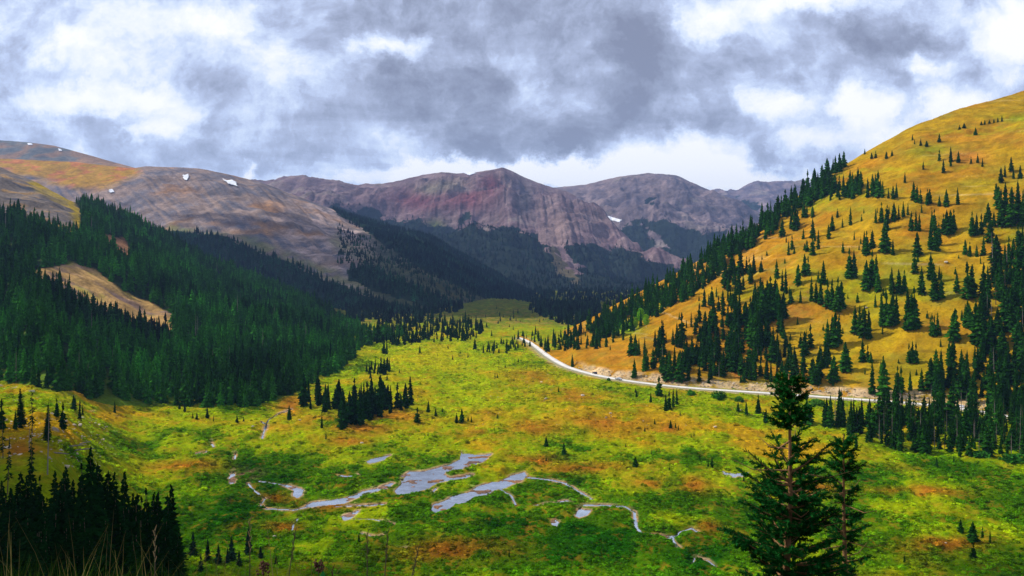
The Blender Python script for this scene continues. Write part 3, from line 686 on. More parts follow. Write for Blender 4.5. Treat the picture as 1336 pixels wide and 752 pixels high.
low = [(380, 100, 90), (395, 100, 80), (352, 140, 85), (462, 135, 95, 1.4), (440, 130, 50), (258, 110, 75), (320, 220, 60), (575, 110, 120), (595, 110, 110), (650, 160, 120), (690, 150, 130), (670, 140, 140), (700, 170, 100), (760, 180, 110), (790, 180, 100), (815, 170, 90), (860, 90, 100), (890, 180, 110), (930, 120, 110), (950, 205, 150), (975, 200, 110), (1043, 170, 75, 1.3), (1095, 200, 150, 1.2), (1110, 190, 130), (1285, 50, 70), (1090, 325, 110), (1100, 330, 100), (1080, 325, 95), (935, 360, 90), (960, 360, 95), (945, 365, 85), (1030, 380, 130, 1.2), (1025, 495, 140), (1010, 490, 100), (850, 480, 90), (835, 480, 80), (865, 480, 85), (632, 475, 90), (655, 475, 70), (560, 515, 120, 1.2), (675, 615, 135), (725, 625, 160, 1.15), (785, 610, 110), (800, 612, 110), (960, 570, 140), (975, 580, 150), (840, 600, 80), (890, 600, 90), (1145, 410, 200), (1130, 400, 180), (830, 340, 170), (860, 330, 170), (845, 335, 150), (720, 320, 140), (740, 320, 150), (760, 315, 130), (780, 310, 120), (510, 410, 150), (530, 400, 130), (480, 410, 110), (500, 400, 120), (600, 350, 110), (620, 360, 120), (640, 370, 130), (660, 375, 120), (150, 410, 150), (170, 420, 170), (190, 300, 150), (230, 300, 150), (260, 290, 150), (410, 210, 100), (430, 215, 90), (450, 225, 110), (480, 240, 120), (500, 250, 130), (520, 255, 140), (540, 240, 110)]
many(0, 0, low, 'slope', G2, 936, 330)
def area(poly, n, h0, h1, cl, base, kind='mid', names=('floor', 'gold_hill', 'left_hill'), mind=2.2, clump=0):
    xs_ = [p[0] for p in poly]; ys_ = [p[1] for p in poly]; got = []; k = 0; tries = 0
    while k < n and tries < n * 40:
        tries += 1
        x = random.uniform(min(xs_), max(xs_)); y = random.uniform(min(ys_), max(ys_))
        if not in_poly(np.array([x]), np.array([y]), poly)[0]: continue
        if clump and float(fbm(x / clump, y / clump * 1.5, 2, 5)) < -.05: continue
        if any(abs(x - a) < mind and abs(y - b) < mind * .7 for a, b in got): continue
        got.append((x, y)); k += 1
        kk = kind if isinstance(kind, str) else random.choices(kind[0], kind[1])[0]
        put(x, y, random.uniform(h0, h1) * random.choice((.55, .8, 1, 1, 1.1)), kk, base, cl, random.uniform(.75, 1.4), None, names)
def q4(p): return [(936 + x * .2994, 110 + y * .2994) for x, y in p]
def q5(p): return [(936 + x * .2994, 330 + y * .2994) for x, y in p]
def q6(p): return [(936 + x * .2994, 527 + y * .2994) for x, y in p]
def q7(p): return [(600 + x * .2994, 400 + y * .2994) for x, y in p]
area(q4([(-60, 752), (-60, 700), (0, 672), (200, 570), (330, 480), (430, 420), (500, 378), (575, 352), (560, 372), (500, 400), (470, 460), (700, 440), (725, 490), (600, 495), (440, 500), (400, 540), (270, 600), (250, 650), (180, 700), (80, 750)]), 300, 17, 27, 'crest', G2, mind=1.5)
# lower left flank of the hill: dense wood from the road end up along the crest
area([(765, 432), (800, 408), (860, 374), (900, 350), (940, 327), (960, 330), (950, 350), (925, 372), (900, 392), (880, 400), (860, 412), (840, 428), (818, 436), (800, 440), (780, 440)], 290, 16, 26, 'crest', G2, mind=1.6)
area([(700, 452), (740, 436), (790, 420), (830, 425), (800, 445), (790, 455), (745, 458), (720, 462)], 70, 13, 20, 'crest', G1, mind=2.8)
area([(626, 462), (640, 452), (680, 440), (700, 436), (706, 446), (690, 456), (660, 462)], 40, 9, 14, 'valley', G1, mind=2.6, names=('floor',))
area(q7([(735, 215), (830, 190), (880, 150), (960, 110), (1000, 70), (1100, 60), (1336, 0), (1336, 350), (1280, 340), (1000, 325), (900, 320), (860, 270), (840, 275), (745, 215)]), 190, 18, 32, 'flank', G1, (['mid', 'sparse', 'dead'], [.88, .07, .05]), mind=2.6, clump=28)
area(q5([(-60, 230), (0, 210), (60, 60), (200, 60), (300, 150), (290, 330), (480, 420), (520, 520), (540, 600), (380, 570), (130, 560), (0, 480), (-60, 450)]), 140, 20, 36, 'flank', G1, mind=3.2, clump=24)
area(q5([(1140, 430), (1160, 110), (1200, 20), (1360, 20), (1380, 752), (1200, 700), (1040, 640), (880, 620), (990, 560), (1120, 500)]), 170, 28, 46, 'east', G1, (['mid', 'sparse', 'dead'], [.86, .08, .06]), mind=3.4)
for t in [(578, 175, 60), (592, 170, 55), (607, 172, 45), (638, 178, 70), (668, 158, 38), (712, 148, 45), (745, 215, 95), (765, 215, 90), (780, 210, 70), (805, 280, 105), (815, 275, 90), (842, 268, 85), (490, 265, 55, 1.2), (760, 310, 80), (868, 390, 85, 1.5), (832, 420, 45, 1.3), (897, 455, 70, 1.2), (912, 450, 80), (930, 440, 80), (945, 430, 70), (900, 325, 80), (915, 320, 120), (960, 325, 130), (1085, 335, 60), (430, 373, 26), (655 * 1, 190, 25)]:
    put(600 + t[0] * .2994, 400 + t[1] * .2994, t[2] * .2994 * 1.05, 'mid', G2 if t[1] < 330 else G1, 'slope' if t[1] < 330 else 'roadside', t[3] if len(t) > 3 else 1)
# strip below the road at right
area(q6([(380, 95), (430, 60), (760, 90), (1000, 60), (1200, 60), (1380, 40), (1380, 230), (1100, 235), (960, 225), (770, 205), (640, 165), (520, 120)]), 170, 28, 46, 'strip', G1, (['mid', 'sparse', 'dead'], [.62, .24, .14]), mind=2.6)
area([(1150, 536), (1250, 545), (1336, 552), (1380, 570), (1380, 600), (1250, 590), (1170, 575), (1080, 560), (1070, 540)], 60, 30, 46, 'strip', G1, (['mid', 'sparse', 'dead'], [.6, .2, .2]), mind=3)
area([(870, 440), (900, 370), (1000, 290), (1110, 240), (1336, 330), (1336, 420), (1200, 500), (960, 480)], 110, 7, 18, 'slope', G2, mind=5)
for t in [(605, 192, 55), (650, 168, 40), (125, 50, 60), (90, 35, 40), (178, 45, 80), (213, 80, 55), (1060, 560, 55, 1.3), (1112, 600, 80, 1.6), (1155, 583, 45), (1188, 605, 50), (1115, 675, 60, 1.7), (815, 690, 30), (115, 337, 26, 1.4), (955, 275, 40), (1030, 265, 40), (1318, 670, 25)]:
    put(936 + t[0] * .2994, 527 + t[1] * .2994, t[2] * .2994 * 1.1, 'mid', G1, 'meadow', t[3] if len(t) > 3 else 1)
# spread over the meadow (region zooms)
for t in [(453, 643, 50, 1.6), (376, 612, 45, 1.2), (376, 675, 22), (765, 698, 42, 1.8), (912, 713, 20, 1.6), (1098, 700, 45), (1082, 698, 25), (1045, 672, 28), (918, 530, 35, 1.5), (940, 530, 24), (952, 540, 26), (849, 512, 25, 1.5), (806, 545, 22, 1.3), (960, 475, 20, 1.3), (1250, 470, 45), (1210, 455, 25, 1.4), (1300, 460, 60, 1.2), (1330, 505, 60), (10, 500, 50), (36, 500, 24), (50, 500, 24), (163, 487, 18), (150, 540, 15), (236, 325, 15), (163, 312, 22), (153, 310, 20), (254, 243, 16), (197, 267, 15), (65, 188, 45, 1.2), (35, 222, 18), (544, 552, 15, 1.3), (592, 545, 12), (723, 612, 18), (835, 645, 22), (407, 440, 14), (375, 460, 12), (510, 308, 14), (328, 275, 14), (848, 590, 12), (1020, 565, 20), (1008, 572, 16), (770, 395, 30), (765, 375, 20)]:
    put(600 + t[0] * .2994, 400 + t[1] * .2994, t[2] * .2994 * 1.05, 'mid', G1, 'meadow', t[3] if len(t) > 3 else 1)
for t in [(716, 572, 62, 1.7), (764, 527, 48, 1.5), (796, 545, 33), (826, 530, 24, 1.4), (887, 573, 42, 1.3), (910, 571, 55, 1.3), (937, 568, 22, 1.5), (952, 570, 24, 1.5), (158, 562, 62, 1.5), (300, 598, 66, .6), (318, 645, 35, .8), (385, 608, 70), (1065, 553, 18), (1052, 608, 15), (1279, 682, 45, 1.2), (750, 640, 18), (763, 630, 18), (570, 700, 14), (512, 382, 38), (585, 390, 30), (638, 356, 16), (870, 300, 22), (905, 272, 14), (850, 252, 22), (967, 255, 48, 1.1), (937, 290, 20), (805, 282, 10), (825, 598, 12), (570, 272, 55), (583, 275, 58), (727, 270, 32), (1100, 333, 16), (1157, 308, 14)]:
    put(330 + t[0] * .2994, 380 + t[1] * .2994, t[2] * .2994 * 1.08, 'mid', G1, 'meadow', t[3] if len(t) > 3 else 1)
for t in [(662, 602, 38, 1.6), (748, 683, 14), (698, 692, 16), (1024, 685, 14, 1.5), (1142, 695, 14, 1.4), (1317, 665, 30, 1.5), (1078, 640, 10)]:
    put(270 + t[0] * .2994, 527 + t[1] * .2994, t[2] * .2994 * 1.08, 'mid', G1, 'meadow', t[3] if len(t) > 3 else 1)
for t in [(500, 632, 50), (805, 625, 45), (782, 615, 30), (903, 655, 45), (858, 660, 30), (840, 655, 25), (1033, 672, 32), (1062, 668, 20), (930, 668, 25), (360, 640, 40), (348, 610, 35), (328, 590, 30)]:
    put(t[0] * .2994, 350 + t[1] * .2994, t[2] * .2994 * 1.1, 'mid', G3, 'leftedge')
# the two groves in the middle
area([(394, 527), (410, 520), (440, 530), (470, 530), (500, 528), (540, 527), (538, 538), (500, 545), (470, 556), (445, 560), (440, 545), (415, 537), (396, 532)], 62, 25, 42, 'grove', G3, mind=2.5, names=('floor',))
area([(474, 484), (486, 482), (512, 483), (511, 489), (492, 489), (476, 488)], 14, 14, 20, 'grove2', G3, mind=2.2, names=('floor',))
# mixed small wood where the valley turns
area([(486, 448), (520, 452), (560, 448), (606, 446), (628, 440), (632, 428), (606, 420), (575, 420), (540, 425), (500, 430)], 270, 8, 15, 'valley', G3, mind=1.7, names=('floor', 'left_hill'))
area([(620, 412), (650, 402), (712, 402), (712, 420), (640, 440), (618, 432)], 26, 4, 8, 'valley', GB, mind=2.5, names=('floor',))
# left bank trees
for x, y, h, k, w in [(28, 558, 52, 'near', 1.3), (42, 565, 62, 'sparse', 1), (61, 575, 50, 'near', 1.2), (62, 620, 92, 'dead', 1), (42, 625, 70, 'sparse', 1), (38, 590, 48, 'dead', 1), (4, 600, 60, 'sparse', 1), (82, 560, 36, 'sparse', 1), (20, 560, 26, 'mid', 1), (74, 545, 26, 'mid', 1), (10, 640, 70, 'sparse', 1), (104, 550, 24, 'mid', 1), (96, 535, 20, 'mid', 1), (2, 560, 40, 'sparse', 1)]:
    put(x, y, h, k, G3, 'bank', w)
# dark stand in the lower left corner
rs = random.Random(5)
tops = [(10, 622), (22, 612), (32, 618), (45, 600), (52, 622), (64, 610), (75, 618), (88, 606), (98, 612), (112, 600), (119, 580), (128, 598), (137, 618), (146, 612), (158, 628), (161, 613), (172, 636), (182, 642), (190, 640), (201, 628), (206, 645), (221, 640), (215, 664), (232, 684), (4, 640), (36, 640), (60, 640), (82, 636), (104, 634), (126, 632), (150, 640), (168, 650), (14, 655), (40, 662), (70, 660), (96, 655), (118, 658), (140, 662), (160, 668), (184, 668), (198, 680), (226, 700), (24, 676), (54, 684), (86, 680), (110, 684), (132, 690), (156, 690), (178, 694), (204, 704), (8, 700), (38, 706), (68, 704), (98, 708), (126, 712), (150, 716), (176, 720), (200, 726), (-14, 630), (-25, 660), (240, 715), (-8, 680), (-30, 610), (18, 640), (48, 618), (93, 622), (132, 610), (108, 616)]
tops += [(rs.uniform(-30, 232), rs.uniform(628, 745)) for _ in range(85)]
for x, y in tops:
    Y = rs.uniform(78, 112) if y < 660 else rs.uniform(66, 90)
    Xw = (x - CX) / F * Y; zt = -(y - HY) / F * Y; zg = drop(Xw, Y, ('floor',)); h = zt - zg
    if h < 6: h = 6 + rs.random() * 3
    TREES.append([Xw, Y, zg - .3, min(h, 27), 'near', tint((.004, .024, .004)), 'corner', 1.7 if h < 13 else 1.45, None])
for x, y, h in [(232, 735, 42), (252, 728, 34), (271, 732, 30), (297, 735, 22), (285, 734, 24), (324, 722, 34), (302, 730, 30), (340, 728, 16), (312, 738, 20), (360, 738, 14), (262, 745, 22)]:
    put(x, y, h, 'near', (.012, .034, .012), 'foreline', 1.3, None, ('floor',))

# forest masses
FOREST = []
def mass(sheetname, polys, n, h0, h1, base, holes=(), seed=1, wamp=7, wscale=60, tv=.35):
    q = scatter_sheet(sheetname, polys, n, holes, wamp, wscale, seed)
    r = np.random.default_rng(seed + 5)
    pat = fbm(q[:, 0] / 70, q[:, 1] / 70, 3, seed + 9)
    for i, p in enumerate(q):
        h = r.uniform(h0, h1); b = np.array(base) * (1 + tv * r.uniform(-1, 1)) * (1 + 1.5 * np.clip(pat[i], -.4, 1)) * (1, 1 + .35 * max(pat[i], 0), 1)
        FOREST.append([p[0], p[1], p[2] - .4, h * (1.25 if r.random() < .1 else 1), tuple(b), r.uniform(.75, 1.4)])
allL = [(-310, 120), (530, 120), (530, 560), (-310, 560)]
mass('left_hill', [allL], 18000, 9, 20, (.026, .115, .010), (CLEAR, KNOB, PATCH, [(-400, 580), (-400, 495), (0, 500), (60, 514), (120, 524), (315, 538), (335, 533), (400, 510), (440, 484), (490, 450), (530, 440), (530, 600)]), 21)
FOREST = [f for f in FOREST if not (f[1] > 1420 and f[0] > -500)]
mass('left_mountain', [BAND, BELT], 9000, 10, 17, (.014, .052, .020), (), 22, 7, 90)
mass('left_mountain', [SPUR], 6500, 9, 15, (.011, .033, .021), (), 23, 6, 90)
mass('left_mountain', [[(440, 296), (600, 365), (650, 395), (600, 415), (440, 345)]], 2600, 5, 12, (.014, .04, .018), (), 26, 6, 90)
mass('left_hill', [[(60, 290), (115, 300), (112, 318), (30, 295)]], 60, 6, 12, (.02, .06, .012), (), 27)
mass('left_hill', [[(42, 372), (75, 385), (120, 412), (178, 436), (214, 440), (222, 462), (180, 452), (110, 425), (60, 396)]], 260, 12, 20, (.014, .045, .012), (), 28, 3)
nfar = len(FOREST)
mass('purple_mountain', [P1FOR], 13000, 9, 16, (.010, .030, .022), ([(718, 322), (740, 345), (760, 372), (742, 366), (715, 338)],), 24, 15, 110)
mass('grey_mountain', [[(790, 320), (812, 296), (832, 290), (868, 284), (880, 296), (915, 300), (948, 302), (930, 380), (800, 380)]], 2500, 8, 14, (.012, .030, .022), ([(846, 303), (862, 304), (872, 322), (858, 320)],), 25, 15, 110)
mass('purple_mountain', [P1FOR], 1500, 5, 12, (.010, .030, .018), (), 34, 45, 130)
mass('floor', [[(590, 388), (640, 386), (725, 401), (760, 420), (860, 420), (860, 360), (600, 360)]], 3000, 10, 16, (.011, .032, .020), (), 29, 2)

mass('floor', [[(450, 388), (560, 388), (600, 397), (606, 404), (575, 416), (540, 424), (450, 424)]], 900, 9, 15, (.012, .036, .014), (), 39, 4)
mass('floor', [[(690, 404), (700, 398), (780, 398), (780, 440), (720, 420)]], 500, 9, 15, (.012, .036, .014), (), 40, 4)

def gn_instances(name, pts, scales, rots, idx, tints, protos, label, group=None):
    me = bpy.data.meshes.new(name); me.vertices.add(len(pts)); me.vertices.foreach_set('co', np.asarray(pts, np.float32).ravel())
    a = me.attributes.new('sc', 'FLOAT_VECTOR', 'POINT'); a.data.foreach_set('vector', np.asarray(scales, np.float32).ravel())
    a = me.attributes.new('rz', 'FLOAT', 'POINT'); a.data.foreach_set('value', np.asarray(rots, np.float32))
    a = me.attributes.new('ix', 'INT', 'POINT'); a.data.foreach_set('value', np.asarray(idx, np.int32))
    a = me.attributes.new('tint', 'FLOAT_COLOR', 'POINT'); c = np.ones((len(pts), 4), np.float32); c[:, :3] = tints; a.data.foreach_set('color', c.ravel())
    o = bpy.data.objects.new(name, me); C.objects.link(o)
    col_ = bpy.data.collections.new(name + '_shapes')
    for p in protos: col_.objects.link(p)
    g = bpy.data.node_groups.new(name, 'GeometryNodeTree')
    g.interface.new_socket('Geometry', in_out='INPUT', socket_type='NodeSocketGeometry'); g.interface.new_socket('Geometry', in_out='OUTPUT', socket_type='NodeSocketGeometry')
    gi = g.nodes.new('NodeGroupInput'); go = g.nodes.new('NodeGroupOutput'); ip = g.nodes.new('GeometryNodeInstanceOnPoints')
    ci = g.nodes.new('GeometryNodeCollectionInfo'); ci.inputs['Collection'].default_value = col_; ci.inputs['Separate Children'].default_value = True; ci.inputs['Reset Children'].default_value = True
    def na(n, t):
        x = g.nodes.new('GeometryNodeInputNamedAttribute'); x.data_type = t; x.inputs['Name'].default_value = n; return x.outputs['Attribute']
    cb = g.nodes.new('ShaderNodeCombineXYZ'); g.links.new(na('rz', 'FLOAT'), cb.inputs[2])
    er = g.nodes.new('FunctionNodeEulerToRotation'); g.links.new(cb.outputs[0], er.inputs[0])
    m2p = g.nodes.new('GeometryNodeMeshToPoints'); g.links.new(gi.outputs[0], m2p.inputs['Mesh'])
    g.links.new(m2p.outputs[0], ip.inputs['Points']); g.links.new(ci.outputs[0], ip.inputs['Instance'])
    ip.inputs['Pick Instance'].default_value = True
    g.links.new(na('ix', 'INT'), ip.inputs['Instance Index']); g.links.new(er.outputs[0], ip.inputs['Rotation']); g.links.new(na('sc', 'FLOAT_VECTOR'), ip.inputs['Scale'])
    g.links.new(ip.outputs[0], go.inputs[0])
    md = o.modifiers.new('scatter', 'NODES'); md.node_group = g
    tag(o, label, None, group, 'stuff')
    return o
def proto_objs(meshes, nm):
    return [bpy.data.objects.new(f'{nm}', m) for m in meshes]
tree_protos = []
for kind in ('mid', 'tiny'):
    for s, me in enumerate(make_crown_meshes(kind, M['crown_inst'])): tree_protos.append(bpy.data.objects.new('tree_shape_%02d' % len(tree_protos), me))
dm = []
for s in range(2):
    tree_protos.append(bpy.data.objects.new('tree_shape_%02d' % len(tree_protos), trunk_mesh(.012, M['dead'], 'dead_shape', True, 40 + s)))

# pick the 300 that show largest
def apparent(t):
    x = CX + F * t[0] / t[1]; top_ = HY - F * (t[2] + t[3]) / t[1]
    if x < -25 or x > 1361 or top_ > 760: return 0
    return t[3] * F / t[1] * (min(t[7], 1.2))
order = sorted(range(len(TREES)), key=lambda i: -apparent(TREES[i]))
indiv = set(i for i in order[:300])
LBL = {
    'corner': ('tall dark spruce in the dense stand filling the lower left corner', 'spruces of the dark stand in the lower left corner'),
    'foreline': ('small dark spruce in the row just right of the lower left stand', 'small spruces right of the lower left stand'),
    'bank': ('dark spruce on the stony bank at the left edge of the meadow', 'spruces on the stony left bank'),
    'grove': ('dark spruce in the long grove on the meadow edge left of centre', 'spruces of the long meadow grove'),
    'grove2': ('small spruce in the little grove behind the long meadow grove', 'spruces of the little grove'),
    'slope': ('green spruce growing scattered on the open golden slope above the road', 'spruces scattered over the golden slope'),
    'high': ('stunted spruce high on the golden slope near the skyline', 'spruces high on the golden slope'),
    'crest': ('spruce in the dense band along the left crest of the golden hill', 'spruces along the hill crest'),
    'flank': ('spruce in the wood on the golden hill just above the road', 'spruces of the wood above the road'),
    'east': ('tall spruce in the thick dark wood at the right edge above the road', 'spruces of the wood at the right edge'),
    'strip': ('spruce in the strip of trees below the road at right', 'spruces of the strip below the road'),
    'roadside': ('bushy spruce at the lower edge of the pale road', 'spruces at the lower edge of the road'),
    'meadow': ('small spruce standing by itself on the open meadow', 'lone spruces on the meadow'),
    'leftedge': ('small spruce at the foot of the left forest on the meadow edge', 'spruces at the foot of the left forest'),
    'valley': ('small spruce where the valley narrows', 'spruces where the valley narrows'),
}
rest = []
for i, t in enumerate(TREES):
    x, y, z, h, kind, tn, cl, wide, lab = t
    if i not in indiv:
        rest.append(t); continue
    nm = 'dead_tree' if kind == 'dead' else 'spruce_tree'
    e = empty(nm, (x, y, z), random.uniform(0, 6.28), h)
    e.scale = (h * wide, h * wide, h)
    e.rotation_euler = (random.gauss(0, .025), random.gauss(0, .025), e.rotation_euler[2])
    lb, gp = LBL[cl]
    if kind == 'dead': lb = lb.replace('spruce', 'bare dead tree').replace('tall dark', 'tall').replace('dark ', '').replace('green ', ''); gp = gp.replace('spruces', 'dead trees')
    elif kind == 'sparse': lb = lb.replace('spruce', 'thin half-bare spruce')
    tag(e, lb, 'tree', gp)
    if kind == 'dead':
        obj('trunk', TRD[i % 3], e)
    else:
        obj('trunk', TR if kind == 'mid' else TRS, e)
        c = obj('crown', CR[kind][(i * 7) % len(CR[kind])], e); c.color = (*tn, 1)
print('trees', len(TREES), 'forest', len(FOREST), 'smallest individual px', apparent(TREES[order[299]]))
def forest_obj(name, items, label, group=None):
    pts = [i[:3] for i in items]
    sc = [(i[3] * i[5], i[3] * i[5], i[3]) for i in items]
    n = len(items); r = np.random.default_rng(len(items))
    idx = [i[6] for i in items]
    return gn_instances(name, pts, sc, r.uniform(0, 6.28, n), idx, [i[4] for i in items], tree_protos_for(), label, group)
def tree_protos_for():
    return [bpy.data.objects.new('shape_%02d' % k, o.data) for k, o in enumerate(tree_protos)]
its = []
for t in rest:
    k = {'mid': random.randrange(0, 8), 'near': random.randrange(0, 8), 'sparse': random.choice((2, 4)), 'dead': 13 + random.randrange(2)}[t[4]]
    its.append([t[0], t[1], t[2], t[3], t[5], t[7], k])
forest_obj('smaller_spruces', its, 'smaller spruces on the golden hill, the meadow and along the road')
near_f = [f + [(random.randrange(0, 8) if random.random() > .02 else 13) if f[1] < 1400 else random.randrange(8, 13)] for f in FOREST[:nfar]]
forest_obj('spruce_forest', near_f, 'dense dark spruce forest covering the slopes left of the valley')
far_f = [f + [random.randrange(8, 13)] for f in FOREST[nfar:]]
forest_obj('distant_forest', far_f, 'far blue-green forest at the foot of the purple mountains')

# ------------------------------------------------------------------ willow scrub on the meadow
def shrub_mesh(seed, mat, n=90, name='scrub'):
    r = random.Random(seed); V = []; Fs = []
    lumps = [(r.uniform(-.3, .3), r.uniform(-.3, .3), r.uniform(.5, .9)) for _ in range(4)]
    for k in range(n):
        cx_, cy_, s = r.choice(lumps); a = r.uniform(0, 6.28); e = math.asin(r.uniform(-.05, 1)); R_ = .42 * s * r.uniform(.8, 1.1)
        c = Vector((cx_ + R_ * math.cos(a) * math.cos(e), cy_ + R_ * math.sin(a) * math.cos(e), R_ * math.sin(e) * 1.15 + .05))
        u = Vector((r.gauss(0, 1), r.gauss(0, 1), r.gauss(0, 1))).normalized(); w = u.orthogonal().normalized(); sz = r.uniform(.06, .13)
        b = len(V); V += [c - u * sz, c + w * sz * .7, c + u * sz, c - w * sz * .7]; Fs.append((b, b + 1, b + 2, b + 3))
    for cx_, cy_, s in lumps:      # dense inside
        b = len(V); R_ = .36 * s
        for k in range(6): V.append(Vector((cx_ + R_ * math.cos(k), cy_ + R_ * math.sin(k), 0)))
        for k in range(5): V.append(Vector((cx_ + R_ * .75 * math.cos(k * 1.256), cy_ + R_ * .75 * math.sin(k * 1.256), R_ * .75)))
        V.append(Vector((cx_, cy_, R_ * 1.05)))
        for k in range(5): Fs.append((b + 6 + k, b + 6 + (k + 1) % 5, b + 11)); Fs.append((b + k, b + k + 1, b + 6 + (k + 1) % 5, b + 6 + k))
    return tri_mesh(name, V, Fs, mat)
r = np.random.default_rng(99)
Pf = SHEETS['floor']; Yc = Pf[:-1, :-1, 1]
A = np.linalg.norm(np.cross(Pf[1:, :-1] - Pf[:-1, :-1], Pf[:-1, 1:] - Pf[:-1, :-1]), axis=-1)
ok = (FLOOR_Y[:-1, :-1] > 445) & (Yc > 250) & (FLOOR_X[:-1, :-1] > -60) & (FLOOR_X[:-1, :-1] < 1400) & (FLOOR_WM[:-1, :-1] > 2.6) & (dr[:-1, :-1] > 9)
dens = sst(.55, -.35, FLOOR_T[:-1, :-1]) * .9 + .12
dens = dens * (.25 + sst(-.1, .35, fbm(Pf[:-1, :-1, 0] / 12, Yc / 16, 3, 21) + .1))
A = np.where(ok, A * dens, 0).ravel(); A /= A.sum()
ns = 75000
k = r.choice(A.size, ns, p=A); i, j = np.unravel_index(k, Yc.shape)
pts = Pf[i, j] + (Pf[i + 1, j] - Pf[i, j]) * r.random(ns)[:, None] + (Pf[i, j + 1] - Pf[i, j]) * r.random(ns)[:, None]
keep = np.ones(ns, bool)
tn = FLOOR_COL[i, j] * (.5 + 1.5 * r.random(ns))[:, None]; tn = tn * 1.25 + np.array((.04, .17, .003)) * .2 * (r.random(ns)[:, None] + .5)
w = r.uniform(.8, 2.1, ns) * (1 + .7 * (r.random(ns) < .12)); h = w * r.uniform(.4, .85, ns)
gn_instances('willow_scrub', pts - (0, 0, .1), np.stack([w, w * r.uniform(.8, 1.4, ns), h], 1), r.uniform(0, 6.28, ns), r.integers(0, 4, ns), tn,
             [bpy.data.objects.new('shape_%02d' % s, shrub_mesh(s, M['shrub_inst'])) for s in range(4)], 'low willow scrub and tussocks covering the wet meadow')
# scrub and tussocks on the golden slope
q = scatter_sheet('gold_hill', [[(700, 100), (1400, 60), (1400, 560), (700, 500)]], 16000, (), 0, 60, 71)
q = q[(q[:, 1] > 0)]
c1 = np.array((.17, .19, .004)); c2 = np.array((.33, .17, .008)); f_ = r.random(len(q))[:, None]
gn_instances('slope_tussocks', q, np.stack([r.uniform(.6, 1.5, len(q))] * 2 + [r.uniform(.25, .6, len(q))], 1), r.uniform(0, 6.28, len(q)), r.integers(0, 4, len(q)), c1 * f_ + c2 * (1 - f_),
             [bpy.data.objects.new('shape_%02d' % s, shrub_mesh(s + 9, M['shrub_inst'], 50)) for s in range(4)], 'low tussocks and dwarf bushes on the golden slope')
# rubble
def rock_mesh(seed, mat, name='boulder', sub=1):
    import bmesh
    bm = bmesh.new(); bmesh.ops.create_icosphere(bm, subdivisions=sub + 1, radius=.5); r_ = random.Random(seed)
    pl = [(Vector((r_.gauss(0, 1), r_.gauss(0, 1), r_.gauss(0, 1))).normalized(), r_.uniform(.25, .42)) for _ in range(9)]
    for v in bm.verts:
        for n_, d in pl:
            e = v.co.dot(n_) - d
            if e > 0: v.co -= n_ * e
        v.co.z *= .8
    me = bpy.data.meshes.new(name); bm.to_mesh(me); bm.free(); me.materials.append(mat); return me
rub_pts = []
Ph = SHEETS['gold_hill']; vi = np.linspace(0, 1, Ph.shape[1])
for _ in range(1500):
    a = random.randrange(60, 430) if random.random() < .8 else random.randrange(50, Ph.shape[0] - 60); v_ = random.uniform(.055, .10); jj = int(v_ * Ph.shape[1])
    p = Ph[a, jj] + np.array((random.uniform(-1, 1), random.uniform(-1, 1), 0)); rub_pts.append(p)
for _ in range(420):
    x, y = random.uniform(0, 140), random.uniform(545, 610)
    p = pick(x, y, ('floor',))
    if p and float(fbm(p.x / 14, p.y / 18, 3, 4)) > 0: rub_pts.append(np.array(p))
for _ in range(260):
    x, y = random.uniform(600, 1000), random.uniform(470, 560); p = pick(x, y, ('floor',))
    if p and float(fbm(p.x / 30, p.y / 40, 3, 14)) > .05: rub_pts.append(np.array(p))
nr = len(rub_pts); sr = r.uniform(.5, 1.0, nr) * (1 + 1.2 * (r.random(nr) < .08))
rc = np.array((.42, .33, .22)) * r.uniform(.6, 1.3, nr)[:, None]
m, nt, b = new_mat('rubble'); at = N(nt, 'ShaderNodeAttribute', attribute_name='tint'); at.attribute_type = 'INSTANCER'
nt.links.new(vmul(nt, at.outputs['Color'], mrange(nt, noise(nt, N(nt, 'ShaderNodeTexCoord').outputs['Object'], 3), .3, .7, .6, 1.4)), b.inputs['Base Color']); b.inputs['Roughness'].default_value = .95
gn_instances('rubble', rub_pts, np.stack([sr, sr * 1.2, sr * .7], 1), r.uniform(0, 6.28, nr), r.integers(0, 4, nr), rc, [bpy.data.objects.new('shape_%02d' % s, rock_mesh(s, m)) for s in range(4)], 'loose pale rubble along the road cut and on the left bank')

# ------------------------------------------------------------------ water surfaces
def water_sheet(name, pts2, tris):
    V = []
    for x, y in pts2:
        p = floor_hit(x, y); V.append((p[0], p[1], p[2] - .3))
    me = tri_mesh(name, V, tris, M['water']); o = obj(name, me); tag(o, kind='structure'); return o
from mathutils.geometry import tessellate_polygon
def grow(poly, d=1.6):
    n = len(poly); out = []; A_ = sum(poly[i][0] * poly[(i + 1) % n][1] - poly[(i + 1) % n][0] * poly[i][1] for i in range(n))
    s = 1 if A_ > 0 else -1
    for i in range(n):
        a, b, c = poly[i - 1], poly[i], poly[(i + 1) % n]; tx, ty = c[0] - a[0], c[1] - a[1]; L = math.hypot(tx, ty) + 1e-9
        out.append((b[0] + s * ty / L * d, b[1] - s * tx / L * d))
    return out
for nm, poly in PONDS:
    pl = grow(poly); water_sheet(nm, pl, [tuple(t) for t in tessellate_polygon([[Vector((a, b, 0)) for a, b in pl]])])
for pl, w in STREAMS:
    p = resample(np.array(pl, float), 2.0); p = smooth_path(np.vstack([p, np.array(pl[-1])]), 2); L = []; Rr = []
    for k in range(len(p)):
        d = p[min(k + 1, len(p) - 1)] - p[max(k - 1, 0)]; d = d / (np.hypot(*d) + 1e-9); hw = (w * .68 + .7)
        L.append((p[k][0] - d[1] * hw, p[k][1] + d[0] * hw * .7)); Rr.append((p[k][0] + d[1] * hw, p[k][1] - d[0] * hw * .7))
    n = len(p); water_sheet('stream', L + Rr, [(k, k + 1, n + k + 1, n + k) for k in range(n - 1)])

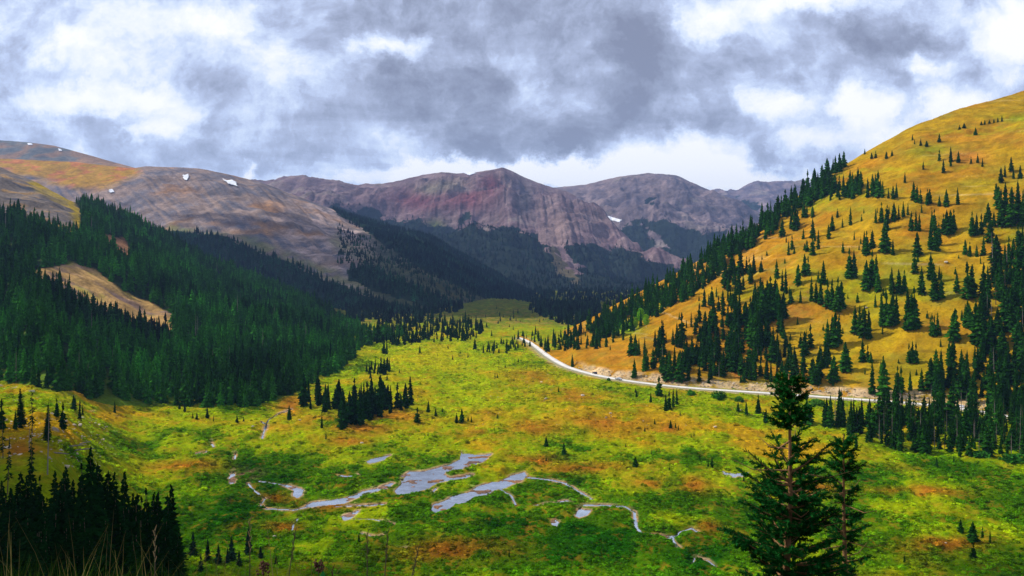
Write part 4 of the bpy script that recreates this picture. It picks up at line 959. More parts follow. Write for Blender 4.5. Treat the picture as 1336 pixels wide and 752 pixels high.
# ------------------------------------------------------------------ road
tn_ = np.gradient(road[:, :2], axis=0); tn_ /= np.linalg.norm(tn_, axis=1)[:, None]
nrm = np.stack([-tn_[:, 1], tn_[:, 0]], 1); ws = np.linspace(-1, 1, 9) * 2.7
Pr = np.zeros((len(road), 9, 3)); Cr = np.zeros((len(road), 9, 3)) + np.array([.66, .52, .60, .68, .72, .66, .58, .52, .66])[None, :, None] * np.array((.93, .88, .80))
Cr *= (1 + .2 * fbm(np.arange(len(road)) / 3.0, 0 * np.arange(len(road)), 3, 5))[:, None, None]
for k, wv in enumerate(ws):
    Pr[:, k, :2] = road[:, :2] + nrm * wv; Pr[:, k, 2] = road[:, 2] + .28 - .02 * abs(k - 4)
M['road'] = terrain_mat('pale_road', [.3, 2.0], .18, .5, .1, .5)
ro = grid_mesh('road', Pr, Cr, M['road']); tag(ro, kind='structure')
M['shoulder'] = plain('road_shoulder', (.22, .20, .10), .95, 0, .8, .35)
for s in (-1, 1):
    Q = np.zeros((len(road), 3, 3))
    for k, (wv, dz) in enumerate(((2.72, .16), (4.0, .05), (6.0, -.5))): Q[:, k, :2] = road[:, :2] + nrm * wv * s; Q[:, k, 2] = road[:, 2] + dz
    so = grid_mesh('road_shoulder', Q if s < 0 else Q[:, ::-1], None, M['shoulder']); tag(so, kind='structure')

# ------------------------------------------------------------------ vehicles
def car(name, label, xp, paint, kind='car', flip=False):
    j = int(np.argmin(abs(road[:, 0] / road[:, 1] * F + CX - xp))); p = road[j]; t = tn_[j]; ang = math.atan2(t[1], t[0]) + (PI if flip else 0)
    off = nrm[j] * (2.0 if flip else -2.0)
    e = empty(name, (p[0] + off[0], p[1] + off[1], p[2] + .26), ang); tag(e, label, 'truck' if kind == 'pickup' else 'car', 'vehicles on the road')
    L, W = (5.5, 1.95) if kind == 'pickup' else (4.7, 1.85)
    if kind == 'pickup':
        prof = [(-.5, .45), (-.5, 1.12), (-.12, 1.14), (-.10, 1.16), (.24, 1.14), (.49, .98), (.5, .45)]
        cab = [(-.12, 1.14), (-.09, 1.78), (.10, 1.80), (.25, 1.14)]
    else:
        prof = [(-.5, .45), (-.5, .95), (-.46, 1.05), (.20, 1.02), (.46, .86), (.5, .7), (.5, .4)]
        cab = [(-.46, 1.04), (-.38, 1.55), (-.30, 1.66), (.05, 1.66), (.24, 1.02)]
    def prism(pr, w0, w1, mat, nm, par=None):
        n = len(pr); V = [(x * L, -w0 / 2 if z < 1.2 else -w1 / 2, z) for x, z in pr] + [(x * L, w0 / 2 if z < 1.2 else w1 / 2, z) for x, z in pr]
        Fs = [tuple(range(n)), tuple(range(2 * n - 1, n - 1, -1))] + [(k, n + k, n + (k + 1) % n, (k + 1) % n) for k in range(n)]
        o = obj(nm, tri_mesh(nm, V, Fs, mat), par or e); md = o.modifiers.new('b', 'BEVEL'); md.width = .06; md.segments = 2; return o
    prism(prof, W, W, paint, 'body')
    prism(cab, W * .96, W * .78, paint, 'cabin')
    cb_ = cab
    for s in (-1, 1):      # side windows, windscreen
        wv = s * (W * .96 / 2); x0, x1 = cb_[0][0] * L, cb_[-1][0] * L
        xa, xb = cb_[1][0] * L, cb_[-2][0] * L; zt = 1.56
        V = [(x0 + .25, wv * 1.005, 1.16), (x1 - .35, wv * 1.005, 1.16), (xb - .05, wv * .86, zt), (xa + .15, wv * .86, zt)]
        V2 = [(a, b_ + s * .02, c_) for a, b_, c_ in V]
        obj('side_window', tri_mesh('side_window', V + V2, [(0, 1, 2, 3), (7, 6, 5, 4), (0, 4, 5, 1), (1, 5, 6, 2), (2, 6, 7, 3), (3, 7, 4, 0)], M['glass']), e)
    a = Vector((cb_[-1][0] * L + .02, 0, 1.08)); c = Vector((cb_[-2][0] * L + .06, 0, 1.62)); a.x -= .02
    V = [(a.x, -W * .42, a.z), (a.x, W * .42, a.z), (c.x, W * .36, c.z), (c.x, -W * .36, c.z)]; V += [(x + .04, y, z + .02) for x, y, z in V]
    obj('windscreen', tri_mesh('windscreen', V, [(3, 2, 1, 0), (4, 5, 6, 7), (0, 1, 5, 4), (1, 2, 6, 5), (2, 3, 7, 6), (3, 0, 4, 7)], M['glass']), e)
    for sx in (-.31, .32):
        for s in (-1, 1):
            wb = MB(); wb.tube([(sx * L, s * (W / 2 - .2), .36), (sx * L, s * (W / 2 + .02), .36)], [.36, .36], 16)
            wo = obj('wheel', wb.mesh('wheel', M['rubber']), e)
            rb = MB(); rb.tube([(sx * L, s * (W / 2 + .015), .36), (sx * L, s * (W / 2 + .035), .36)], [.21, .18], 12); obj('rim', rb.mesh('rim', M['rim']), wo)
    for s in (-1, 1):
        hb = MB(); hb.box(.49 * L, .508 * L, s * .62 - .18, s * .62 + .18, .66, .8); obj('headlight', hb.mesh('headlight', M['lamp']), e)
        tb = MB(); tb.box(-.506 * L, -.495 * L, s * .72 - .12, s * .72 + .12, .75, .98); obj('tail_light', tb.mesh('tail_light', M['tail']), e)
    return e
car('parked_car', 'white car on the road at the right edge among the spruces', 1254, M['paint_white'], 'car', True)
car('pickup_truck', 'pale silver pickup on the middle of the pale road', 809, M['paint_silver'], 'pickup')
car('dark_car', 'small dark car farthest along the bright stretch of road', 773, M['paint_dark'], 'car', True)

# ------------------------------------------------------------------ shrubs, aspens, boulders, logs
SM = [shrub_mesh(60 + s, M['shrub_obj'], 420, 'foliage') for s in range(3)]
def stem_mesh():
    m = MB()
    for k in range(5): a = k * 1.256; m.tube([(0, 0, -.05), (math.cos(a) * .12, math.sin(a) * .12, .3)], [.02, .01], 4)
    return m.mesh('stem', M['bark'])
STM = stem_mesh()
for x, y, wp, hp, c, lb in [(902, 516, 12, 9, (.05, .20, .01), 'round bright green bush on the slope just below the road, left of two'),
                            (940, 520, 18, 12, (.045, .19, .01), 'large round green bush below the road, widest of its row'),
                            (964, 524, 16, 9, (.05, .15, .012), 'flat green bush below the road beside the small spruces'),
                            (648 + 146, 497, 6, 5, (.06, .17, .01), 'small green bush at the lower kerb of the bright road'),
                            (748, 449, 16, 5, (.04, .12, .01), 'dark green bush beside the road bend'),
                            (1320, 603, 30, 14, (.03, .13, .012), 'broad green willow at the right edge of the meadow'),
                            (1282, 596, 26, 10, (.03, .13, .012), 'green willow left of the broad one at the right edge'),
                            (1200, 560, 24, 12, (.05, .16, .012), 'green willow thicket behind the tree strip'),
                            (1065, 530, 26, 12, (.05, .15, .012), 'green willow below the road behind the tall foreground fir')]:
    p = pick(x, y)
    if not p: continue
    e = empty('green_bush', (p.x, p.y, p.z - .1), random.uniform(0, 6)); s = wp / F * p.y; e.scale = (s, s * .9, hp / F * p.y * 1.6)
    tag(e, lb, 'bush', 'green bushes near the road'); o = obj('foliage', random.choice(SM), e); o.color = (*c, 1); obj('stem', STM, e)
# bright aspens among the spruces on the flank
def aspen_mesh(seed):
    r_ = random.Random(seed); V = []; Fs = []
    for k in range(700):
        a = r_.uniform(0, 6.28); z = r_.uniform(.25, 1); R_ = .24 * math.sin(PI * min(1, (z - .15) / .9)) ** .7 * r_.uniform(.3, 1.05)
        c = Vector((R_ * math.cos(a), R_ * math.sin(a), z)); u = Vector((r_.gauss(0, 1), r_.gauss(0, 1), r_.gauss(0, 1))).normalized(); w_ = u.orthogonal().normalized(); s = r_.uniform(.02, .045)
        b = len(V); V += [c - u * s, c + w_ * s, c + u * s, c - w_ * s]; Fs.append((b, b + 1, b + 2, b + 3))
    return tri_mesh('crown', V, Fs, M['shrub_obj'])
AM = [aspen_mesh(1), aspen_mesh(2)]; ATR = trunk_mesh(.014, plain('aspen_bark', (.5, .48, .4), .8), 'trunk')
for x, y, h, c, lb in [(836, 424, 22, (.16, .40, .01), 'tall lime-green aspen among dark spruces'), (843, 428, 18, (.2, .42, .01), 'lime-green aspen beside the tallest one'), (829, 430, 16, (.22, .42, .01), 'smaller lime-green aspen at the clearing'),
                       (812, 433, 10, (.2, .4, .01), 'low lime-green aspen at the bottom of the clearing'), (769, 432, 9, (.2, .34, .01), 'pale green aspen at the lower end of the crest wood'), (850, 405, 12, (.17, .36, .01), 'lime-green aspen higher up the clearing'), (822, 428, 8, (.18, .38, .01), 'shortest lime-green aspen in the clearing'),
                       (836, 396, 9, (.40, .24, .01), 'yellow aspen near the crest wood')]:
    p = pick(x, y)
    if not p: continue
    e = empty('aspen_tree', (p.x, p.y, p.z - .2), random.uniform(0, 6), h / F * p.y); tag(e, lb, 'tree', 'aspens on the flank'); o = obj('crown', random.choice(AM), e); o.color = (*c, 1); obj('trunk', ATR, e)
BM_ = [rock_mesh(50 + s, M['rock'], 'boulder', 2) for s in range(4)]
for x, y, w_, lb in [(391, 549, 4, 'pale boulder on the rust-coloured slope left of the long grove'), (472, 579, 5, 'flat pale boulder on the meadow above the ponds'), (534, 518, 5, 'grey boulder in the far meadow'), (1234, 343, 6, 'large tan boulder high on the golden slope'), (1130, 402, 5, 'grey boulder on the middle of the golden slope'),
                     (760, 517, 6, 'grey outcrop on the bank below the bright road'), (712, 521, 5, 'low grey boulder left of the outcrop'), (1234, 709, 3, 'small white boulder by the five dark spruces at lower right'), (358, 701, 5, 'grey boulder in the near meadow at left'), (78, 588, 6, 'pale slab on the left bank'), (104, 556, 8, 'low stones on the left bank by the forest'), (1100, 395, 4, 'small pale boulder among spruces on the slope'), (330, 557, 4, 'low boulder by the thin stream at left')]:
    p = pick(x, y)
    if not p: continue
    s = w_ / F * p.y; o = obj('boulder', random.choice(BM_)); o.location = (p.x, p.y, p.z + s * .15); o.scale = (s, s, s * .7); o.rotation_euler = (0, 0, random.uniform(0, 6)); tag(o, lb, 'rock', 'boulders')
for x, y, L, a, lb in [(90, 584, 5, .6, 'grey fallen log on the left bank, upper one'), (96, 589, 6, .5, 'long fallen log on the left bank'), (104, 580, 4, .9, 'short fallen log on the left bank'), (70, 592, 5, -.3, 'fallen log beside the dead trunks on the left bank'), (1003, 348 + 50, 6, 1.9, 'pale dead log leaning on the golden slope')]:
    p = pick(x, y); m_ = MB(); m_.tube([(0, 0, 0), (L * .5, 0, .06), (L, 0, .02)], [.22, .18, .1], 7)
    for k in range(3): m_.tube([(L * (.3 + .2 * k), 0, .1), (L * (.35 + .2 * k), .3 * (-1) ** k, .5)], [.04, .015], 4)
    o = obj('fallen_log', m_.mesh('fallen_log', M['dead'])); o.location = (p.x, p.y, p.z + .25); o.rotation_euler = (0, 0, a); tag(o, lb, 'log', 'fallen logs')

# ------------------------------------------------------------------ snow patches: thin sheets lying on their mountain
def snow(sheetname, poly, label):
    P = SHEETS[sheetname]; px = CX + F * P[..., 0] / P[..., 1]; py = HY - F * P[..., 2] / P[..., 1]
    ins = in_poly(px, py, [(min(p[0] for p in poly) - 4, min(p[1] for p in poly) - 4), (max(p[0] for p in poly) + 4, min(p[1] for p in poly) - 4), (max(p[0] for p in poly) + 4, max(p[1] for p in poly) + 4), (min(p[0] for p in poly) - 4, max(p[1] for p in poly) + 4)]) & (np.arange(P.shape[1])[None, :] < P.shape[1] * .815)
    a_, b_ = np.nonzero(ins); i0, i1, j0, j1 = a_.min(), a_.max(), b_.min(), b_.max(); K = 5
    fi = np.linspace(i0, i1, (i1 - i0) * K + 1); fj = np.linspace(j0, j1, (j1 - j0) * K + 1); ii = np.minimum(fi.astype(int), i1 - 1); jj = np.minimum(fj.astype(int), j1 - 1)
    u_ = (fi - ii)[:, None, None]; w_ = (fj - jj)[None, :, None]; G = lambda a, b: P[np.ix_(ii + a, jj + b)]
    P = G(0, 0) * (1 - u_) * (1 - w_) + G(1, 0) * u_ * (1 - w_) + G(0, 1) * (1 - u_) * w_ + G(1, 1) * u_ * w_
    px = CX + F * P[..., 0] / P[..., 1]; py = HY - F * P[..., 2] / P[..., 1]
    px = px + fbm(px / 2.2, py / 2.2, 3, 8) * 2.2; vis = in_poly(px, py, poly)
    I, J = np.nonzero(vis[:-1, :-1] & vis[1:, :-1] & vis[1:, 1:] & vis[:-1, 1:])
    if len(I) == 0: print('no snow', label); return
    ids = {}; V = []; Fs = []
    def vid(i, j):
        if (i, j) not in ids: ids[(i, j)] = len(V); V.append(P[i, j] + np.array((0, -2, 3.0)))
        return ids[(i, j)]
    for i, j in zip(I, J): Fs.append((vid(i, j), vid(i + 1, j), vid(i + 1, j + 1), vid(i, j + 1)))
    o = obj('snow_patch', tri_mesh('snow_patch', V, Fs, M['snow'], True)); md = o.modifiers.new('t', 'SOLIDIFY'); md.thickness = 1.5; md.offset = 0
    tag(o, label, 'snow patch', 'snow patches')
snow('left_mountain', [(238, 229), (241, 230), (246, 228), (247, 232), (244, 237), (240, 235)], 'heart-shaped snow patch on the left mountain')
snow('left_mountain', [(290, 234), (296, 237), (303, 236), (308, 239), (311, 245), (305, 243), (298, 241)], 'branching snow patch on the left mountain, rightmost there')
snow('left_mountain', [(142, 249), (147, 248), (149, 252), (144, 253)], 'small snow patch below the golden shoulder')
snow('grey_mountain', [(785, 281), (795, 283), (812, 288), (808, 291), (795, 288), (787, 286)], 'long snow patch in the hollow between the purple peaks')
snow('purple_mountain', [(603, 226), (612, 225), (622, 226.5), (612, 229.5)], 'snow strip just below the main skyline')
snow('far_left_ridge', [(35, 187.5), (42, 188), (43, 190), (37, 190)], 'tiny snow patch at the top left ridge')
snow('far_left_ridge', [(75, 194.5), (80, 195.5), (81, 198), (77, 197.5)], 'tiny snow patch, right one on the top left ridge')

# ------------------------------------------------------------------ foreground firs
def hero_fir(name, label, x, ytop, Y, ground_extra, spread, seed, dens=1.0, gaps=()):
    r_ = random.Random(seed); Xw = (x - CX) / F * Y; zt = -(ytop - HY) / F * Y; zg = drop(Xw, Y, ('floor',)); H_ = zt - zg + .05
    e = empty(name, (Xw, Y, zg - .05), 0); tag(e, label, 'tree')
    T = MB(); bend = [(r_.uniform(-.02, .02), r_.uniform(-.02, .02)) for _ in range(9)]
    def axis(z): k = z / H_ * 8; a = int(min(k, 7)); f = k - a; return Vector((bend[a][0] * (1 - f) + bend[a + 1][0] * f, bend[a][1] * (1 - f) + bend[a + 1][1] * f, z)) if z < H_ * .97 else Vector((bend[8][0], bend[8][1], z))
    T.tube([axis(H_ * k / 16) for k in range(17)], [(.075 * (1 - k / 16) + .008) * (H_ / 5) for k in range(17)], 9)
    V = []; Fs = []; needle_n = 0
    def brush(p0, p1, rad, n):
        """a twig: thin stem with needles all round, as narrow blades"""
        d = (p1 - p0); L = d.length; d.normalize(); a = d.orthogonal().normalized(); c = d.cross(a)
        T.tube([p0, p1], [.004, .002], 3, False)
        for k in range(n):
            t = (k + r_.random()) / n; th = r_.uniform(0, 6.28); q = p0 + d * L * t; o_ = a * math.cos(th) + c * math.sin(th)
            tip = q + (o_ * .8 + d * .75) * rad * r_.uniform(.8, 1.35) * (1 - .35 * t); s_ = d.cross(o_) * .005 + d * .004
            b = len(V); V.extend([q - s_, q + s_, tip + s_ * .5, tip - s_ * .5]); Fs.append((b, b + 1, b + 2, b + 3))
    def branch(z, a, L, up):
        p = axis(z); n = max(3, int(L / .10)); pts = [p]; dirh = Vector((math.cos(a), math.sin(a), 0)); side = Vector((-math.sin(a), math.cos(a), 0))
        for k in range(1, n + 1):
            t = k / n; pts.append(p + dirh * L * t + Vector((0, 0, L * (up * t + .28 * t * t - .12 * t))) + side * L * .05 * math.sin(3 * t + a))
        T.tube(pts, [.016 * (1 - k / n) * (L + .3) + .004 for k in range(n + 1)], 5, False)
        for k in range(n):
            t = (k + 1) / n
            if t < .15: continue
            if t > .6 or r_.random() < .7: brush(pts[k], pts[k + 1], .035, int(50 * dens))
            for s in (-1, 1):
                if r_.random() < .16: continue
                l2 = min(.30, L * (.38 - .2 * t)) * r_.uniform(.7, 1.25) + .05
                dd = (dirh * r_.uniform(.55, .8) + side * s * r_.uniform(.5, .85) + Vector((0, 0, r_.uniform(-.05, .35)))).normalized()
                q0 = pts[k + 1]; q1 = q0 + dd * l2; brush(q0, q1, .036, int(l2 * 420 * dens))
                if l2 > .16:
                    for s2 in (-1, 1):
                        if r_.random() < .75:
                            m_ = q0 + dd * l2 * r_.uniform(.35, .6); d3 = (dd + side * s2 * .8 * s + dirh * .5 * (-s2 if s2 < 0 else .6) + Vector((0, 0, .12))).normalized(); brush(m_, m_ + d3 * l2 * .5, .034, int(l2 * 230 * dens))
        brush(pts[-1], pts[-1] + dirh * .09 + Vector((0, 0, .05)), .034, 18)
    z = H_ - .12; top_z = H_
    brush(Vector((bend[8][0], bend[8][1], H_ - .25)), Vector((bend[8][0], bend[8][1], H_)), .035, 60)
    w_ = 0
    while z > H_ * .12:
        f = (top_z - z); L0 = spread(f)
        nb = 4 if f < .95 else 6
        for k in range(nb):
            if any(g0 < f < g1 for g0, g1 in gaps) and r_.random() < .55: continue
            branch(z + r_.uniform(-.05, .05), 2 * PI * (k + r_.random() * .7) / nb + w_, L0 * r_.uniform(.65, 1.2), r_.uniform(.35, .9) if f < 1.0 else r_.uniform(.1, .6))
        # short twigs between whorls
        for k in range(1): branch(z - r_.uniform(.05, .12), r_.uniform(0, 6.28), L0 * .4 * r_.uniform(.5, 1.1), .3)
        z -= (.11 if f < .5 else .135); w_ += 1.1
        if f > (760 - ytop) / F * Y + 1.2: z -= .3
    # a few bare dead branches
    for k in range(26):
        zz = H_ * r_.uniform(.35, .8); a = r_.uniform(0, 6.28); L = r_.uniform(.2, .6); p = axis(zz); T.tube([p, p + Vector((math.cos(a) * L * .6, math.sin(a) * L * .6, -.02)), p + Vector((math.cos(a) * L, math.sin(a) * L, .08))], [.009, .006, .002], 4, False)
    obj('trunk', T.mesh('trunk', M['bark_near'], True), e); obj('crown', tri_mesh('crown', V, Fs, M['needles']), e)
    print(name, 'H', H_, 'needles', len(Fs))
hero_fir('fir_tree', 'large green fir with bare upper trunk, in the right foreground', 1029, 488, 9.0, 0, lambda f: float(np.interp(f, [0, .12, .3, .6, .95, 1.6, 2.4], [.04, .10, .16, .17, .34, .45, .52])), 3, 1.0, ((.62, .98),))
hero_fir('fir_tree', 'thinner darker fir with reddish trunk right of the large one', 1102, 566, 12.5, 0, lambda f: float(np.interp(f, [0, .2, .6, 1.2, 2.0], [.04, .12, .18, .24, .30])), 8, .8, ((.75, 3.0),))

# ------------------------------------------------------------------ near grass and stalks
M['grass_near'] = leaf_mat('near_grass', 'own', (.035, .085, .008), .35)
M['straw'] = leaf_mat('dry_grass', 'own', (.16, .14, .04), .3)
def blades(name, n, xr, yr, hr, mat, label):
    V = []; Fs = []; r_ = random.Random(n)
    for _ in range(n):
        Yb = r_.uniform(*yr); xp = r_.uniform(*xr); Xb = (xp - CX) / F * Yb; zb = drop(Xb, Yb, ('floor',))
        if zb is None: continue
        h_ = r_.uniform(*hr) * (1.1 if xp < 420 else .7); a = r_.uniform(0, 6.28); ln = r_.uniform(.05, .45) * h_; w_ = r_.uniform(.0018, .004)
        dx, dy = math.cos(a) * ln, math.sin(a) * ln; sx, sy = -math.sin(a) * w_, math.cos(a) * w_; b = len(V); K = 5
        for k in range(K):
            t = k / (K - 1); ww = 1 - t * .92; V += [(Xb + dx * t * t + sx * ww, Yb + dy * t * t + sy * ww, zb - .03 + h_ * t * (1 - .12 * t)), (Xb + dx * t * t - sx * ww, Yb + dy * t * t - sy * ww, zb - .03 + h_ * t * (1 - .12 * t))]
        for k in range(K - 1): Fs.append((b + 2 * k, b + 2 * k + 1, b + 2 * k + 3, b + 2 * k + 2))
    o = obj(name, tri_mesh(name, V, Fs, mat)); tag(o, label, None, None, 'stuff')
blades('grass', 5200, (-80, 440), (2.4, 4.0), (.16, .42), M['grass_near'], 'long green grass along the near edge')
blades('dry_grass', 260, (-80, 430), (2.4, 4.0), (.22, .60), M['straw'], 'thin dry grass stems among the near grass')
blades('grass', 900, (430, 1400), (2.4, 3.6), (.10, .28), M['grass_near'], 'short grass at the near edge')
M['seed'] = plain('seed_head', (.07, .028, .012), .9, 0, 60, .5); M['seed2'] = plain('seed_straw', (.35, .24, .1), .9, 0, 60, .4); M['stalk'] = plain('stalk', (.10, .08, .035), .8)
def stalk(x, ytop, Y, lean, head, label, leaf=False, mat='seed'):
    Xb = (x - CX) / F * Y; zt = -(ytop - HY) / F * Y; zb = drop(Xb, Y, ('floor',)); e = empty('seed_stalk', (Xb - lean, Y, zb), 0); tag(e, label, 'plant', 'dry stalks in the near grass')
    h_ = zt - zb; m_ = MB(); m_.tube([(0, 0, -.02), (lean * .4, 0, h_ * .5), (lean, 0, h_)], [.003, .0022, .0014], 6); obj('stem', m_.mesh('stem', M['stalk']), e)
    s = MB(); r_ = random.Random(int(x))
    if head > .01:
        for k in range(46):
            c = Vector((lean + r_.gauss(0, head * .42), r_.gauss(0, head * .42), h_ + r_.gauss(0, head * .5))); q = head * r_.uniform(.12, .24)
            s.add([c + Vector(v) * q for v in ((1, 0, 0), (-1, 0, 0), (0, 1, 0), (0, -1, 0), (0, 0, 1.2), (0, 0, -1.2))], [(0, 2, 4), (2, 1, 4), (1, 3, 4), (3, 0, 4), (2, 0, 5), (1, 2, 5), (3, 1, 5), (0, 3, 5)])
    else:
        for k in range(7):
            t = .82 + .18 * k / 6; s.tube([(lean * t, 0, h_ * t), (lean * t + .006 * (-1) ** k, 0, h_ * t + .018)], [.0022, .0008], 4)
    obj('seed_head', s.mesh('seed_head', M[mat]), e)
    if leaf:
        V = []; K = 7
        for k in range(K): t = k / (K - 1); w_ = .016 * math.sin(PI * min(1, t * .95 + .04)); V += [(lean + .004 + .012 * t - w_, -.012, h_ - .11 + t * .1), (lean + .004 + .012 * t, -.02, h_ - .11 + t * .1), (lean + .004 + .012 * t + w_, -.012, h_ - .11 + t * .1)]
        obj('leaf', tri_mesh('leaf', V, [f for k in range(K - 1) for f in ((3 * k, 3 * k + 1, 3 * k + 4, 3 * k + 3), (3 * k + 1, 3 * k + 2, 3 * k + 5, 3 * k + 4))], leaf_mat('broad_leaf', 'own', (.03, .22, .05), .4), True), e)
stalk(416, 738, 2.7, .02, .020, 'brown seed head with a broad green leaf behind it', True)
stalk(344, 742, 2.6, .05, .022, 'reddish brown seed head left of the leafy one')
stalk(434, 744, 2.6, -.02, .010, 'small brown seed head right of the leafy one')
stalk(479, 698, 3.0, .0, .0, 'bare upright stalk, left of the three right of the grass', False, 'stalk')
stalk(506, 696, 3.1, .03, .0, 'bare stalk in the middle of the three right of the grass', False, 'stalk')
stalk(546, 716, 3.0, .10, .0, 'bare stalk leaning right, last of the three', False, 'stalk')
stalk(326, 680, 3.0, .0, .004, 'tall thin stalk standing over the near grass', False, 'seed2')
stalk(202, 692, 2.9, .0, .0, 'tall pale stalk in front of the dark corner stand', False, 'seed2')
stalk(385, 694, 3.0, .06, .0, 'dark stalk leaning over the grass tips', False, 'stalk')

# ------------------------------------------------------------------ clouds out of view, added to shade the ground
SUN_AZ = math.radians(155); SUN_EL = math.radians(43)          # azimuth measured from +X counter-clockwise
sd = np.array((math.cos(SUN_AZ) * math.cos(SUN_EL), math.sin(SUN_AZ) * math.cos(SUN_EL), math.sin(SUN_EL)))
m, nt, b = new_mat('cloud'); b.inputs['Base Color'].default_value = (.85, .85, .87, 1); b.inputs['Roughness'].default_value = 1
def cloud(gx, gy, rx, ry, h, seed, label):
    c = np.array((gx, gy, -50)) + sd * ((h + 50) / sd[2]); n = 150
    a = np.linspace(-1, 1, n); A_, B_ = np.meshgrid(a, a, indexing='ij')
    rad = np.sqrt(A_ ** 2 + B_ ** 2); f = 1 - rad + fbm(A_ * 3, B_ * 3, 5, seed) * .65
    V = []; ids = {}; Fs = []
    I = f > .12
    th = 260 * np.sqrt(np.clip(f - .12, 0, 1)) + 20 * fbm(A_ * 9, B_ * 9, 3, seed + 3)
    top_ = {}; 
    for s in (1, -1):
        for i in range(n):
            for j in range(n):
                if I[i, j]: ids[(i, j, s)] = len(V); V.append((c[0] + A_[i, j] * rx, c[1] + B_[i, j] * ry, c[2] + s * (th[i, j] + 15) * (1 if s > 0 else .25)))
        for i in range(n - 1):
            for j in range(n - 1):
                q = [(i, j), (i + 1, j), (i + 1, j + 1), (i, j + 1)]
                if all(I[p] for p in q): f4 = tuple(ids[(*p, s)] for p in q); Fs.append(f4 if s > 0 else f4[::-1])
    o = obj('cloud', tri_mesh('cloud', V, Fs, m, True)); tag(o, label, 'cloud', 'unseen shade clouds')
cloud(-120, 1980, 800, 620, 2200, 3, 'large unseen cloud shading the far end of the valley')
cloud(-40, 185, 400, 115, 1900, 9, 'small unseen cloud added to shade the foot of the near hillside')

# ------------------------------------------------------------------ haze
hm = bpy.data.materials.new('haze'); hm.use_nodes = True; nt = hm.node_tree; nt.nodes.clear()
o_ = N(nt, 'ShaderNodeOutputMaterial'); pv = N(nt, 'ShaderNodeVolumePrincipled'); pv.inputs['Color'].default_value = (.36, .56, 1.0, 1); pv.inputs['Density'].default_value = 4.6e-5; pv.inputs['Anisotropy'].default_value = .2
nt.links.new(pv.outputs[0], o_.inputs['Volume'])
allz = [SHEETS[k][..., 2].max() for k in SHEETS]; lowz = min(SHEETS[k][..., 2].min() for k in SHEETS)
print('max z', max(allz), 'min z', lowz)
hb = MB(); hb.box(-9500, 9500, -60, 11000, lowz - 1, max(allz) + 25); ho = obj('haze', hb.mesh('haze', hm)); tag(ho, kind='stuff')

# ------------------------------------------------------------------ world: nishita sky behind broken cloud
w = bpy.data.worlds.new('World'); scn.world = w; w.use_nodes = True; nt = w.node_tree; nt.nodes.clear()
out = N(nt, 'ShaderNodeOutputWorld'); bg = N(nt, 'ShaderNodeBackground'); bg2 = N(nt, 'ShaderNodeBackground'); mx = N(nt, 'ShaderNodeMixShader')
sky = N(nt, 'ShaderNodeTexSky', sky_type='NISHITA'); sky.sun_disc = False; sky.sun_elevation = SUN_EL
sky.sun_rotation = PI / 2 - SUN_AZ; sky.altitude = 3400
nt.links.new(sky.outputs[0], bg.inputs[0]); bg.inputs[1].default_value = .11
tc = N(nt, 'ShaderNodeTexCoord').outputs['Generated']
sp = N(nt, 'ShaderNodeSeparateXYZ'); nt.links.new(tc, sp.inputs[0])
# direction -> gnomonic plane around the valley axis
yy = math_(nt, 'MAXIMUM', math_(nt, 'ABSOLUTE', sp.outputs[1]), .15)
uu = math_(nt, 'DIVIDE', sp.outputs[0], yy); vv = math_(nt, 'DIVIDE', sp.outputs[2], yy)
cu = N(nt, 'ShaderNodeCombineXYZ'); nt.links.new(uu, cu.inputs[0]); nt.links.new(vv, cu.inputs[1])
# cloud-layer coordinates: flat base seen in perspective
dz = math_(nt, 'ADD', math_(nt, 'MAXIMUM', sp.outputs[2], 0), .16)
cl = N(nt, 'ShaderNodeCombineXYZ'); nt.links.new(math_(nt, 'DIVIDE', sp.outputs[0], dz), cl.inputs[0]); nt.links.new(math_(nt, 'DIVIDE', sp.outputs[1], dz), cl.inputs[1])
nz1 = noise(nt, cl.outputs[0], 1.35, 8, .58, .5)
nz2 = noise(nt, cu.outputs[0], 7.5, 11, .66, .35)
nw = N(nt, 'ShaderNodeTexNoise'); nw.inputs['Scale'].default_value = 9; nw.inputs['Detail'].default_value = 10; nw.inputs['Roughness'].default_value = .66; nt.links.new(cu.outputs[0], nw.inputs['Vector'])
ws_ = N(nt, 'ShaderNodeVectorMath', operation='MULTIPLY_ADD'); nt.links.new(nw.outputs['Color'], ws_.inputs[0]); ws_.inputs[1].default_value = (.13, .09, 0); ws_.inputs[2].default_value = (-.065, -.045, 0)
wp = N(nt, 'ShaderNodeVectorMath', operation='ADD'); nt.links.new(cu.outputs[0], wp.inputs[0]); nt.links.new(ws_.outputs[0], wp.inputs[1])
